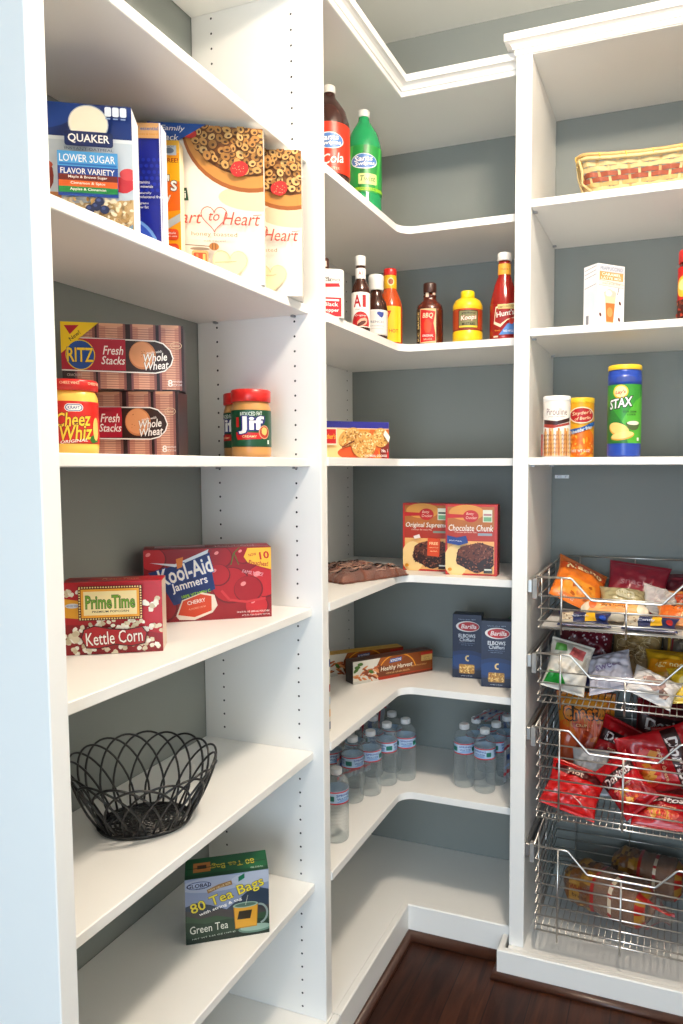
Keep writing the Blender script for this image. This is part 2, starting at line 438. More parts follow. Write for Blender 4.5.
mb = MB(); sweep(mb, crown(1.0445, 1.09), [((X3, YW - 0.002), (-1, 0)), ((X3, Y3), (-1, -1)), ((XR + 0.04, Y3), (0, -1))], WHITE); structure(mb.obj('trim_4'))
mb = MB(); mb.box(0.3262, XR + 0.04, 0.442, YW - 0.001, Zh(RB) - 0.02, Zh(RB) - 0.0004, WHITE, 0.0005); child(mb, 'base_deck', ru)
KICKR = [(0, 0.001), (0.0172, 0.001), (0.0172, Zh(RB) - 0.003), (0.0145, Zh(RB)), (0.0008, Zh(RB)), (0, Zh(RB) - 0.002)]
mb = MB(); sweep(mb, KICKR, [((0.3177, 0.4973), (-1, 0)), ((0.3177, 0.441), (-1, -1)), ((XR + 0.04, 0.441), (0, -1))], WHITE); structure(mb.obj('baseboard_right'))
# a loose chrome shelf clip fixed to the wall under the third shelf
wb = MB(); wb.box(0.376, 0.418, YW - 0.008, YW - 0.0003, Zh(-0.014), Zh(-0.003), noise_mat('clip_white', (.75, .77, .8), .3), 0.001); wb.box(0.382, 0.396, YW - 0.0095, YW - 0.0078, Zh(-0.011), Zh(-0.006), PIN, 0.0004); wb.box(0.406, 0.411, YW - 0.0095, YW - 0.0078, Zh(-0.011), Zh(-0.006), PIN, 0.0004)
child(wb, 'wall_bracket', ru)

# shoe mouldings on the floor
def shoe(name, path, h=0.021, d=0.015):
    prof = [(0.0004, 0.0003), (d, 0.0003)] + [(0.0004 + (d - 0.0004) * math.cos(a), 0.005 + (h - 0.005) * math.sin(a)) for a in [PI / 2 * i / 8 for i in range(9)]]
    mb = MB(); sweep(mb, prof, path, SHOE)
    for i in range(len(mb.s)): mb.s[i] = len(mb.f[i]) == 4
    return structure(mb.obj(name))
shoe('trim_1', [((0.0204, -0.758), (1, 0)), ((0.0204, 0.4976), (1, -1)), ((0.284, 0.4976), (0, -1))], 0.028)
shoe('trim_2', [((0.3005, 0.4970), (-1, 0)), ((0.3005, 0.4238), (-1, -1)), ((XR + 0.04, 0.4238), (0, -1))], 0.018)
tb = MB(); tb.box(XR + 0.0405, 1.749, YW - 0.013, YW - 0.0003, 0.0004, 0.11, WHITE, 0.003); structure(tb.obj('baseboard_back'))
tb = MB(); tb.box(1.737, 1.7497, -3.6, YW - 0.0135, 0.0004, 0.11, WHITE, 0.003); structure(tb.obj('baseboard_side'))

# ------------------------------------------------------------------ light
lampm = bpy.data.materials.new('opal_glass_lit'); lampm.use_nodes = True
_b = lampm.node_tree.nodes['Principled BSDF']; _b.inputs['Base Color'].default_value = (.9, .88, .82, 1)
_b.inputs['Emission Color'].default_value = (1.0, 0.85, 0.69, 1); _b.inputs['Emission Strength'].default_value = LAMP
LX, LY = 0.69, -0.37
lp = empty('ceiling_light', (LX, LY, CEILZ), 0, 'round opal ceiling light above the pantry floor', 'light')
mb = MB(); mb.lathe([(0.085, -0.025), (0.09, -0.02), (0.09, -0.0005)], noise_mat('lamp_base', (.7, .7, .68), .3), 32); mb.lathe([(0.012, -0.14), (0.012, -0.024)], noise_mat('lamp_base', (.7, .7, .68), .3), 16); mb.obj('lamp_base', lp)
mb = MB(); mb.ball((0, 0, -0.175), 0.11, 0.11, 0.046, lampm, 28, 12); mb.obj('lamp_shade', lp)
def area(name, loc, target, sx, sy, energy, col):
    l = bpy.data.lights.new(name, 'AREA'); l.shape = 'RECTANGLE'; l.size = sx; l.size_y = sy; l.energy = energy; l.color = col
    o = bpy.data.objects.new(name, l); COL.objects.link(o); o.location = loc
    o.rotation_euler = (Vector(target) - Vector(loc)).to_track_quat('-Z', 'Y').to_euler()
    return o
area('doorway_daylight', (0.75, -3.5, 1.0), (0.4, 0.5, 0.8), 1.3, 1.7, DAY, (0.70, 0.85, 1.0))
w = bpy.data.worlds.new('World'); sc.world = w; w.use_nodes = True
w.node_tree.nodes['Background'].inputs['Color'].default_value = (0.66, 0.82, 1.0, 1); w.node_tree.nodes['Background'].inputs['Strength'].default_value = WORLD

# ------------------------------------------------------------------ camera
cd = bpy.data.cameras.new('camera'); cam = bpy.data.objects.new('camera', cd); COL.objects.link(cam)
yaw, pit, rol = 0.3626, -0.0713, -0.0024
fw = Vector((-math.sin(yaw) * math.cos(pit), math.cos(yaw) * math.cos(pit), math.sin(pit))); rt = Vector((math.cos(yaw), math.sin(yaw), 0)); up = rt.cross(fw)
r2 = rt * math.cos(rol) + up * math.sin(rol); u2 = up * math.cos(rol) - rt * math.sin(rol)
M = Matrix((( r2.x, u2.x, -fw.x), (r2.y, u2.y, -fw.y), (r2.z, u2.z, -fw.z))).to_4x4(); M.translation = CAM
cam.matrix_world = M
cd.sensor_fit = 'VERTICAL'; cd.sensor_height = 36; cd.sensor_width = 24; cd.lens = 737.949 * 36 / 1024
cd.shift_x = (341.5 - 397.852) / 1024; cd.shift_y = (519.761 - 512) / 1024; cd.clip_start = 0.02
sc.camera = cam
sc.view_settings.view_transform = 'Standard'; sc.view_settings.look = 'None'; sc.view_settings.gamma = 1; sc.view_settings.exposure = EXPO
sc.view_settings.use_curve_mapping = False
sc.cycles.use_denoising = True
try:
    sc.cycles.denoiser = 'OPENIMAGEDENOISE'
except Exception: pass
sc.cycles.max_bounces = 10; sc.cycles.diffuse_bounces = 6; sc.cycles.transparent_max_bounces = 40; sc.cycles.sample_clamp_indirect = 6; sc.cycles.caustics_reflective = False; sc.cycles.caustics_refractive = False

# ================================================================== cartons
W_ = '#f4f2ee'
# --- oatmeal box
a = Art(3); a.clip = (0, 0, 165, 205)
a.rect(0, 0, 165, 205, '#c9d3dc'); a.rect(0, 155, 165, 205, '#123a7c'); a.ell(30, 205, 60, 40, '#1c4c96'); a.rect(0, 150, 165, 155.5, '#dfe6ea')
a.ell(20, 96, 30, 34, '#8c2f1c', jit=.02); a.ell(22, 112, 27, 9, '#b5563a'); a.rect(0, 60, 60, 72, '#c58a55')
a.ell(150, 88, 18, 12, '#c9404a', jit=.05); a.ell(158, 104, 12, 9, '#d55a5f', jit=.05)
a.poly([(0, 0), (165, 0), (165, 66), (120, 60), (60, 55), (0, 74)], '#cdb489')
a.scatter((0, 0, 165, 62), 330, 4.2, 2.6, ['#e9dcc0', '#d8c39a', '#f1e8d2', '#c4a878', '#b59563', '#eadfc8'])
a.poly([(120, 0), (165, 0), (165, 26), (150, 16), (132, 8)], '#7d97a8')
for bx, by in ((112, 50), (124, 46), (103, 46), (117, 58)): a.ell(bx, by, 7, 6.5, '#27355e'); a.ell(bx - 1.5, by + 2, 3, 2.5, '#4a5a8c')
a.ell(104, 172, 29, 27, '#b6c0c9', 32); a.ell(104, 172, 27.5, 25.5, '#efe9d8', 32)
a.round(69, 138, 139, 160, 4, '#0f2f68'); a.text('QUAKER', 104, 149, 60, 14, W_, .03)
a.text('INSTANT OATMEAL', 104, 134, 70, 4, '#5d6f86')
a.rect(58, 64, 145, 130, '#1d4f9d'); a.rect(58, 108, 145, 130, '#5aa6db'); a.text('LOWER SUGAR', 101, 120, 80, 11, W_); a.rect(60, 109.5, 143, 112.5, '#2f78bb')
a.text('FLAVOR VARIETY', 101, 101, 78, 8.5, W_, .02)
for y, c in ((87, '#7c2f22'), (78, '#d86f2e'), (69, '#1f8a4c')): a.rect(59, y, 144, y + 9, c)
a.text('Maple & Brown Sugar', 101, 92, 56, 5, W_, .02); a.text('Cinnamon & Spice', 101, 83, 50, 5, W_, .02); a.text('Apples & Cinnamon', 101, 74, 52, 5, W_, .02)
for x in (128, 139, 150): a.round(x, 184, x + 9.5, 198, 2.5, '#dfe8f2'); a.rect(x + 1, 180, x + 8, 182, '#9fb4d2')
carton('oatmeal_box', (-0.2145, -0.5757, Zh(0.370)), 31, 0.165, 0.062, 0.205, '#e8ecf0', [(a, F_front)],
       'blue and white instant oatmeal box, leftmost on the cereal shelf', 'box', side='#e6eaee', top='#123a7c')
# --- blue cereal box
a = Art(4); a.clip = (0, 0, 190, 230)
a.rect(0, 0, 190, 230, '#1f2f9a')
for i in range(8):
    for j in range(6): a.ell(120 + i * 9 + (j % 2) * 4, 120 + j * 10, 3.2, 3.2, '#2a3fb4', 8)
a.rect(100, 205, 190, 230, '#e0b27c'); a.text('7 essential', 168, 221, 36, 6, '#3f7db5', .03); a.text('vitamins & minerals', 168, 212, 38, 4, '#d99a2c')
for t, y in (('vitamins', 133), ('& minerals', 126), ('naturally', 115), ('cholesterol free', 109), ('5 grams', 98), ('low fat', 92)):
    V0 = 3.2 * len(t) * .82; a.text(t, 149 + V0 / 2, y, V0, 4.6, W_, .02)
a.ell(128, 10, 58, 66, '#7fa9e0', 36); a.ell(128, 10, 53, 61, '#3e62c4', 36); a.ell(128, 6, 44, 46, '#d9b59a', 30)
a.rect(187.5, 0, 190, 230, '#e9ebf4')
carton('cereal_box', (-0.2754, -0.4612, Zh(0.370)), 23.6, 0.190, 0.036, 0.230, '#22329c', [(a, F_front)],
       'royal blue cereal box with a tan top strip, between the oatmeal and the yellow box', 'box', 'cereal boxes on the upper left shelf', side='#e6e9f2', top='#2a3aa4')
# --- yellow cereal box
a = Art(5); a.clip = (0, 0, 170, 240)
a.rect(0, 0, 170, 240, '#f2a91c'); a.rect(0, 120, 170, 205, '#f7bb22'); a.rect(0, 218, 170, 240, '#f5c24a')
a.rect(140, 214, 165, 231, '#cfd6dc'); a.ell(152, 222, 9, 5, '#8794a3'); a.text('CRUNCHY', 152, 229, 20, 3, '#5d6874')
a.text('FREE!', 156, 205, 24, 8, '#a3341d', .03)
a.poly([(118, 110), (170, 118), (170, 168), (118, 172)], '#ef7a1d')
a.text("o's", 147, 165, 36, 28, W_, .03, out=('#1c1a18', .05)); a.text('y', 149, 136, 10, 16, W_, .03)
a.poly([(110, 84), (135, 92), (170, 112), (170, 98), (140, 80), (110, 74)], '#c2c4c2')
for y in (74, 48, 24): a.round(140, y - 10, 166, y + 10, 6, '#dd5a2b'); a.text('whole', 153, y + 3, 16, 4, W_); a.text('grain oats', 153, y - 3, 20, 3.4, W_)
carton('cereal_box', (-0.2829, -0.3707, Zh(0.370)), 24.2, 0.170, 0.034, 0.240, '#f0b02a', [(a, F_front)],
       'yellow and orange cereal box between the royal blue box and the tall white one', 'box', 'cereal boxes on the upper left shelf', side='#f3e6c4', top='#f2b93a')
# --- two white cereal boxes
def heart_art(seed, fam):
    a = Art(seed); a.clip = (0, 0, 210, 288)
    a.rect(0, 0, 210, 288, '#e4dfd3'); a.ell(196, 160, 70, 24, '#d9c8ac', 30)
    a.ell(182, 286, 122, 116, '#a5662c', 44); a.ell(182, 290, 118, 112, '#c9934f', 44); a.ell(182, 296, 112, 96, '#845526', 44)
    a.loops((62, 203, 208, 287), 120, 8.6, lambda x, y: ((x - 182) / 108) ** 2 + ((y - 297) / 91) ** 2 < 1)
    a.ell(166, 211, 17, 14, '#c8342f', 14, .3, .06); a.scatter((154, 202, 178, 220), 14, .9, .7, ['#f0b58a'])
    a.ell(76, 270, 12, 8, '#c23a34', 12, 0, .1)
    if fam:
        a.poly([(0, 288), (106, 288), (58, 258), (34, 240), (0, 238)], '#1f5ea8'); a.text('Family', 46, 277, 44, 12, W_, .01, .25); a.text('Pack', 40, 262, 32, 11, W_, .01, .25); a.text('Net Wt. 15 oz', 36, 252, 26, 4, W_)
    a.poly([(18, 146), (72, 149), (69, 172), (20, 170)], '#1f4a36'); a.text('Kashi', 46, 160, 42, 14, W_, .01)
    a.heart(118, 120, 24, '#c4655a', 1.6)
    a.text('Heart', 58, 119, 76, 23, '#c05a48', 0.0, .3); a.text('to', 118, 121, 20, 15, '#c05a48', 0.0, .3); a.text('Heart', 168, 119, 70, 24, '#c05a48', 0.0, .3)
    a.line([(190, 126), (206, 128)], 1.2, '#c05a48')
    a.text('honey toasted', 118, 88, 84, 10, '#a8926a'); a.text('oat cereal', 118, 77, 40, 4, '#b9a888')
    a.heart(146, 34, 32, '#f3d9b4'); a.heart(146, 34, 32, '#eac79a', 1.2); a.line([(118, 37), (158, 40)], .8, '#c98f6a')
    a.round(76, 22, 106, 58, 4, '#e8b07a'); a.round(79, 24, 103, 54, 3, '#d5582c'); a.rect(84, 26, 88, 52, '#f08a4c'); a.rect(96, 26, 101, 52, '#e9c074'); a.ell(91, 61, 18, 3, '#9c8a76')
    a.line([(64, 68), (112, 66)], 1.5, '#8a7355'); a.ell(117, 66, 9, 7, '#b98243'); a.rect(113, 60, 115, 72, '#8d5e2c'); a.rect(119, 60, 121, 72, '#8d5e2c')
    return a
carton('cereal_box', (-0.2045, -0.2905, Zh(0.370)), 28.4, 0.210, 0.052, 0.288, '#f4f1ea', [(heart_art(6, True), F_front)],
       'tall white cereal box with a blue Family Pack corner over its bowl of cereal', 'box', 'cereal boxes on the upper left shelf', side='#efebe2')
b_ = heart_art(7, False)
s_ = Art(); s_.rect(2, 2, 48, 286, '#dfd8c9'); s_.rect(20, 12, 26, 90, '#cbb99c')
carton('cereal_box', (-0.1872, -0.1707, Zh(0.370)), 25.4, 0.210, 0.050, 0.288, '#f2eee6', [(b_, F_front), (s_, F_right(0.210))],
       'white cereal box at the right end of the cereal shelf, against the peg-holed panel', 'box', 'cereal boxes on the upper left shelf', side='#ece7db')

# --- crackers
def cracker_art(seed):
    a = Art(seed); a.clip = (0, 0, 216, 113)
    a.rect(0, 0, 216, 113, '#3a2226')
    for x0, x1 in ((22, 58), (62, 112), (121, 166), (172, 212)):
        a.rect(x0, 2, x1, 111, '#c99684'); a.rect(x0 + (x1 - x0) * .3, 2, x0 + (x1 - x0) * .72, 111, '#dcb09a')
        for k in range(26): a.rect(x0, 5 + k * 4.1, x1, 6.3 + k * 4.1, '#b27d6d')
        a.ell((x0 + x1) / 2, 111, (x1 - x0) / 2, 4, '#d9ab90'); a.rect(x0, 0, x0 + 4, 113, '#865a5e'); a.rect(x1 - 4, 0, x1, 113, '#93635e')
    a.poly([(0, 31), (165, 29), (182, 33), (194, 44), (198, 56), (193, 70), (180, 82), (165, 86), (0, 88)], W_)
    a.poly([(0, 33), (165, 31), (181, 35), (192, 45), (196, 56), (191, 69), (179, 80), (165, 84), (0, 86)], '#3d2420'); a.rect(0, 33, 112, 86, '#b5183f')
    a.text('Fresh', 90, 67, 36, 15, W_, .02, .25); a.text('Stacks', 90, 50, 42, 14, W_, .02, .25)
    a.ell(142, 60, 24, 24, '#c98a5e', 30); a.ell(141, 61, 21.5, 21.5, '#dca276', 28); a.scatter((128, 48, 154, 74), 9, .9, .9, ['#a5683f'])
    a.text('made with', 163, 66, 28, 4.5, W_, 0, .2, 8); a.text('Whole', 165, 57, 42, 14, W_, .03, .25, 5, ('#3d2420', .04)); a.text('Wheat', 167, 43, 44, 14, W_, .03, .25, 5, ('#3d2420', .04))
    a.poly([(0, 113), (66, 113), (0, 60)], '#f2d42a'); a.poly([(6, 107), (32, 108), (16, 92)], '#c0213e'); a.text('New!', 24, 90, 22, 7, '#3a3020', .02, 0, 38)
    a.ell(33, 58, 25.5, 25.5, '#f2d42a', 32); a.ell(33, 58, 24, 24, '#1d5aa6', 32); a.text('RITZ', 33, 58, 46, 24, '#f5d835', .03, 0, 0, ('#143f80', .05))
    a.text('CRACKERS', 22, 24, 26, 4.5, '#d9c9c0'); a.text('8', 191, 13, 9, 12, W_, .03); a.text('FRESH STACKS', 204, 16, 16, 3.2, W_); a.text('NET WT 11.8 OZ', 204, 10, 16, 3, W_)
    a.arc(203, 78, 10, 6, 0, 360, .8, '#e8d2b0'); a.text('Sealed', 203, 78, 12, 4, '#f0dcbc')
    return a
carton('cracker_box', (-0.2873, -0.4331, Zh(0.0416)), 19.9, 0.204, 0.055, 0.113, '#38222a', [(cracker_art(8), lambda u, v, o: F_front(u * .944, v, o))],
       'lower whole wheat cracker box of the stack of two, partly behind the cheese jar', 'box', 'stacked cracker boxes', side='#3a2228', top='#4a2c30')
carton('cracker_box', (-0.2573, -0.4610, Zh(0.0416) + 0.1142), 33, 0.200, 0.055, 0.113, '#38222a', [(cracker_art(9), lambda u, v, o: F_front(u * .925, v, o))],
       'upper whole wheat cracker box of the stack of two, round blue emblem in full view', 'box', 'stacked cracker boxes', side='#3a2228', top='#4a2c30')

# --- kettle corn
a = Art(10); a.clip = (0, 0, 160, 122)
a.rect(0, 0, 160, 122, '#c3142f'); a.poly([(0, 0), (160, 0), (160, 30), (90, 46), (0, 52)], '#a30f28')
a.poly([(0, 64), (34, 60), (34, 90), (0, 96)], '#f2b632'); a.ell(17, 83, 11, 4, '#dfe2ea'); a.text('94% FAT FREE', 17, 83, 18, 3, '#44518a')
def popc(cx, cy, r, n):
    for _ in range(n):
        x, y = cx + a.r.gauss(0, r), cy + a.r.gauss(0, r * .8); a.ell(x, y, r * .62, r * .55, a.r.choice(['#f3eee2', '#e7ddc8', '#fbf8f0', '#d8cbb0']), 9, a.r.uniform(0, 3), .18)
popc(14, 103, 6, 8); popc(145, 86, 8, 10)
for k in range(34): popc(6 + a.r.uniform(0, 150), a.r.uniform(0, 26) + (24 if k % 3 == 0 else 0) * (1 - 0), 7, 2)
for k in range(10): popc(28 + k * 10, 48 + a.r.uniform(-3, 4), 6, 3)
popc(10, 30, 9, 12); popc(112, 50, 6, 8)
a.rect(27, 58, 129, 116, '#7a1418')
for i in range(24):
    for y in (60.5, 113.5): a.ell(29.5 + i * 4.2, y, 1.4, 1.4, '#f6e6a6', 6)
for i in range(12):
    for x in (29.5, 126.5): a.ell(x, 63 + i * 4.4, 1.4, 1.4, '#f6e6a6', 6)
a.rect(32, 63, 124, 111, '#f0b23a'); a.rect(36, 67, 120, 107, '#f6e7b8')
a.text('PrimeTime', 78, 89, 78, 22, '#7fae3a', .03, 0, 0, ('#23401c', .05)); a.text('PREMIUM POPCORN', 78, 73, 58, 3.6, '#3a2a1c', .02)
a.poly([(30, 30), (34, 44), (52, 50), (78, 44), (104, 42), (128, 46), (136, 34), (132, 16), (110, 12), (84, 16), (58, 10), (38, 12)], '#5d0b18')
a.poly([(32, 30), (36, 43), (52, 48), (78, 42), (104, 40), (127, 44), (134, 34), (130, 18), (110, 14), (84, 18), (58, 12), (39, 14)], '#b01a2c')
a.text('Kettle Corn', 83, 29, 90, 22, W_, .01, 0, 3, ('#3a0a12', .04)); a.text('NET WT 9 OZ', 140, 4, 30, 2.6, '#5a4a40')
t = Art(11); t.rect(2, 2, 158, 58, '#b01428'); t.text('PrimeTime', 90, 32, 60, 16, '#e8d9a8', .02); t.rect(10, 12, 40, 46, '#8d0f22')
carton('popcorn_box', (-0.2221, -0.5157, Zh(-0.2904)), 32.3, 0.160, 0.060, 0.122, '#c3142f', [(a, F_front), (t, F_top(0.122))],
       'small red kettle corn popcorn box at the near end of the shelf', 'box', side='#d9c9b8')
# --- drink pouches
a = Art(12); a.clip = (0, 0, 252, 148)
a.rect(0, 0, 252, 148, '#9c1a2c')
for cx, cy, r in ((150, 128, 24), (196, 132, 20), (236, 76, 38), (18, 128, 26), (222, 24, 24), (30, 30, 34), (170, 70, 40), (205, 60, 30), (145, 92, 24)):
    a.ell(cx, cy, r, r * .95, '#7e1022', 22); a.ell(cx - 1, cy + 1, r * .93, r * .88, a.r.choice(['#b3202f', '#a61a2c', '#c2303a']), 22); a.ell(cx - r * .35, cy + r * .4, r * .2, r * .14, '#e89a9a', 10, .5)
a.line([(170, 112), (176, 136), (188, 148)], 2, '#5c7a34'); a.line([(186, 112), (177, 136)], 1.6, '#5c7a34')
a.line([(150, 60), (166, 40), (200, 34), (240, 40)], 5, '#c9434a')
a.poly([(8, 102), (36, 108), (128, 140), (132, 100), (138, 64), (90, 44), (56, 34), (38, 70)], '#123a7a')
a.poly([(12, 122), (60, 118), (126, 146), (124, 138), (60, 112)], '#dfe6ee')
a.text('Kool-Aid', 80, 103, 106, 34, W_, .04, 0, 15, ('#1d55a8', .07)); a.text('Jammers', 88, 75, 72, 22, W_, .03, 0, 14, ('#1d55a8', .07))
a.text('100% VITAMIN C', 100, 56, 58, 6.5, '#9ed04a', .04, 0, 12, ('#1c4a2a', .05)); a.poly([(62, 128), (76, 132), (74, 112), (64, 108)], '#e08a3c')
a.poly([(60, 12), (66, 4), (96, 2), (132, 16), (142, 30), (136, 52), (112, 58), (72, 44)], '#e9dfd4'); a.poly([(64, 14), (96, 8), (130, 20), (130, 50), (108, 55), (74, 42)], '#d5542e')
a.text('CHERRY', 100, 40, 36, 8, W_, .03, 0, 10); a.text('FLAVORED DRINK', 102, 27, 34, 3.4, '#f0c0a8', 0, 0, 10)
a.poly([(196, 128), (204, 146), (252, 146), (252, 100), (232, 106), (204, 116)], '#f0c04a'); a.text('NOW', 214, 132, 16, 6, '#b5232a', .03, 0, 8); a.text('10', 238, 130, 20, 16, '#c0232a', .05, 0, 8); a.text('Pouches!', 226, 114, 40, 10, '#b5232a', .04, 0, -8)
a.text('10-6.75 FL OZ (200 mL) POUCHES', 214, 13, 66, 4.4, W_, .01); a.text('67.5 FL OZ (2 QT) TOTAL', 220, 6, 58, 3.6, W_, .01); a.text('FAMILY SIZE', 214, 94, 44, 7, '#e9b8c0', .0, .2, -12)
t = Art(13); t.rect(2, 2, 250, 73, '#8e1626'); t.rect(20, 30, 120, 60, '#b9bcc8'); t.text('Kool-Aid', 180, 36, 80, 24, '#d8c4c8', .02)
carton('drink_pouch_box', (-0.2634, -0.2634, Zh(-0.2904)), 37.3, 0.252, 0.075, 0.148, '#9c1a2c', [(a, F_front), (t, F_top(0.148))],
       'large red cherry drink pouch box behind the popcorn box', 'box', side='#8a1424')
# --- tea
a = Art(14); a.clip = (0, 0, 164, 134)
a.rect(0, 0, 164, 134, '#8f9bb6'); a.ell(60, 118, 70, 16, '#a9b1c4', 24); a.ell(140, 120, 50, 14, '#b5bccb', 24)
a.poly([(0, 78), (22, 84), (48, 76), (80, 62), (120, 92), (140, 100), (164, 92), (164, 0), (0, 0)], '#3b4a5c'); a.poly([(0, 70), (30, 62), (70, 64), (110, 54), (164, 60), (164, 0), (0, 0)], '#4f4a4c')
a.poly([(0, 60), (26, 50), (60, 52), (100, 40), (164, 46), (164, 0), (0, 0)], '#3f5c44'); a.poly([(0, 46), (40, 38), (80, 42), (164, 30), (164, 0), (0, 0)], '#2b4736'); a.rect(0, 0, 164, 12, '#1d3529')
a.ell(27, 119, 24, 8, '#3a4a78', 26); a.ell(27, 119, 22, 6.6, '#a9b4cc', 26); a.text('GLOBAL', 27, 119, 46, 8, '#1d2748', .05); a.text('BRANDS', 30, 113, 18, 3, '#1d2748')
a.poly([(44, 100), (66, 108), (92, 112), (90, 121), (64, 116), (42, 108)], '#9c7a4a'); a.text('NEW VALUE SIZE', 67, 111, 44, 4, '#e8d8b0', 0, 0, 14); a.poly([(104, 116), (116, 122), (116, 132), (104, 126)], '#1f7a5c')
a.text('80 Tea Bags', 82, 89, 148, 27, '#e5d64e', .02, 0, 16, ('#4a3a20', .05)); a.text('with string & tag', 68, 69, 86, 8, W_, .03, 0, 15)
a.ell(136, 14, 34, 9, '#6f8d80', 26); a.ell(136, 16, 30, 7, '#98b0a4', 26)
a.poly([(93, 66), (142, 66), (139, 18), (96, 18)], '#b98a2c'); a.poly([(95, 62), (140, 62), (138, 20), (97, 20)], '#d8a63c'); a.ell(117, 66, 25, 6, '#9fb6a8', 24); a.ell(117, 66, 21, 4, '#5f7a6c', 24)
a.poly([(104, 54), (130, 54), (126, 36), (100, 37)], '#3a3018'); a.arc(144, 44, 16, 20, -80, 95, 4, '#9aa8a4'); a.line([(117, 66), (122, 86)], .8, '#d8d8c8')
a.text('Green Tea', 45, 30, 74, 16, '#e4e6dc', 0, 0, 2); a.text('NET WT 5.65 OZ (160 g)', 54, 12, 84, 3.6, '#c9d4c8', 0, 0, 3)
t = Art(15); t.rect(1, 1, 163, 77, '#1f6b44'); t.rect(1, 1, 163, 14, '#175536'); t.text('80 Tea Bags', 92, 40, 92, 26, '#dccb4a', .02, 0, 184, ('#3c5a24', .05)); t.rect(16, 22, 50, 58, '#c98a4a'); t.rect(24, 34, 42, 48, '#4a2a18'); t.text('GLOBAL', 142, 14, 26, 6, '#cfe0d4', .02)
carton('tea_box', (-0.1652, -0.2862, Zh(-0.9258)), 35.6, 0.164, 0.078, 0.134, '#1f5238', [(a, F_front), (t, F_top(0.134))],
       'green and blue tea bag box alone on the lowest left shelf', 'box', side='#1c4a32')

# --- cookies on the corner shelf
a = Art(16); a.clip = (0, 0, 200, 100)
a.rect(0, 0, 200, 100, '#ee9a3e'); a.ell(40, 40, 80, 40, '#f7d9a0', 26); a.ell(110, 16, 60, 20, '#e0652a', 26); a.ell(180, 60, 40, 40, '#d9742c', 24); a.rect(0, 82, 200, 100, '#2c2f96'); a.rect(0, 80, 200, 82.5, '#e9c9b0')
a.poly([(178, 0), (200, 0), (200, 40), (188, 50), (172, 20)], '#8d2c22'); a.rect(194, 0, 200, 20, '#d3262c')
def cookie(cx, cy, rx, ry, rot, n):
    a.ell(cx, cy - 2, rx, ry, '#9a5c26', 26, rot); a.ell(cx, cy, rx, ry, '#dcae66', 26, rot); m = [rx, ry]
    for _ in range(n):
        t = a.r.uniform(0, 2 * PI); q = math.sqrt(a.r.random()) * .93
        x, y = rx * q * math.cos(t), ry * q * math.sin(t); X, Y = x * math.cos(rot) - y * math.sin(rot), x * math.sin(rot) + y * math.cos(rot)
        a.ell(cx + X, cy + Y, 3, 1.7, a.r.choice(['#f0d79c', '#c08a42', '#e8c683', '#a87636', '#f4e2b4']), 7, a.r.uniform(0, 3), .15)
cookie(84, 58, 34, 22, .55, 70); cookie(175, 58, 24, 26, 0, 45); cookie(124, 38, 36, 37, 0, 130)
a.line([(60, 30), (96, 48)], 4, '#7a3c1c'); a.poly([(180, 66), (196, 44), (200, 60), (186, 78)], '#f3eee4')
a.rect(2, 36, 46, 82, '#e8dcc8'); a.rect(-2, 40, 43, 78, '#c9202c'); a.text("Mother's", 22, 59, 40, 14, '#f2c23c', .03, .2)
a.text('No. 1', 184, 22, 18, 9, W_, .04); a.text('OATMEAL COOKIES', 158, 8, 66, 6, W_, .03)
carton('cookie_box', (-0.1622, 0.3158, Zh(0.0445)), 45, 0.200, 0.065, 0.100, '#e8923a', [(a, F_front)],
       'orange oatmeal cookie box with a violet-blue top band', 'box', side='#c9742c', top='#2c2f96')
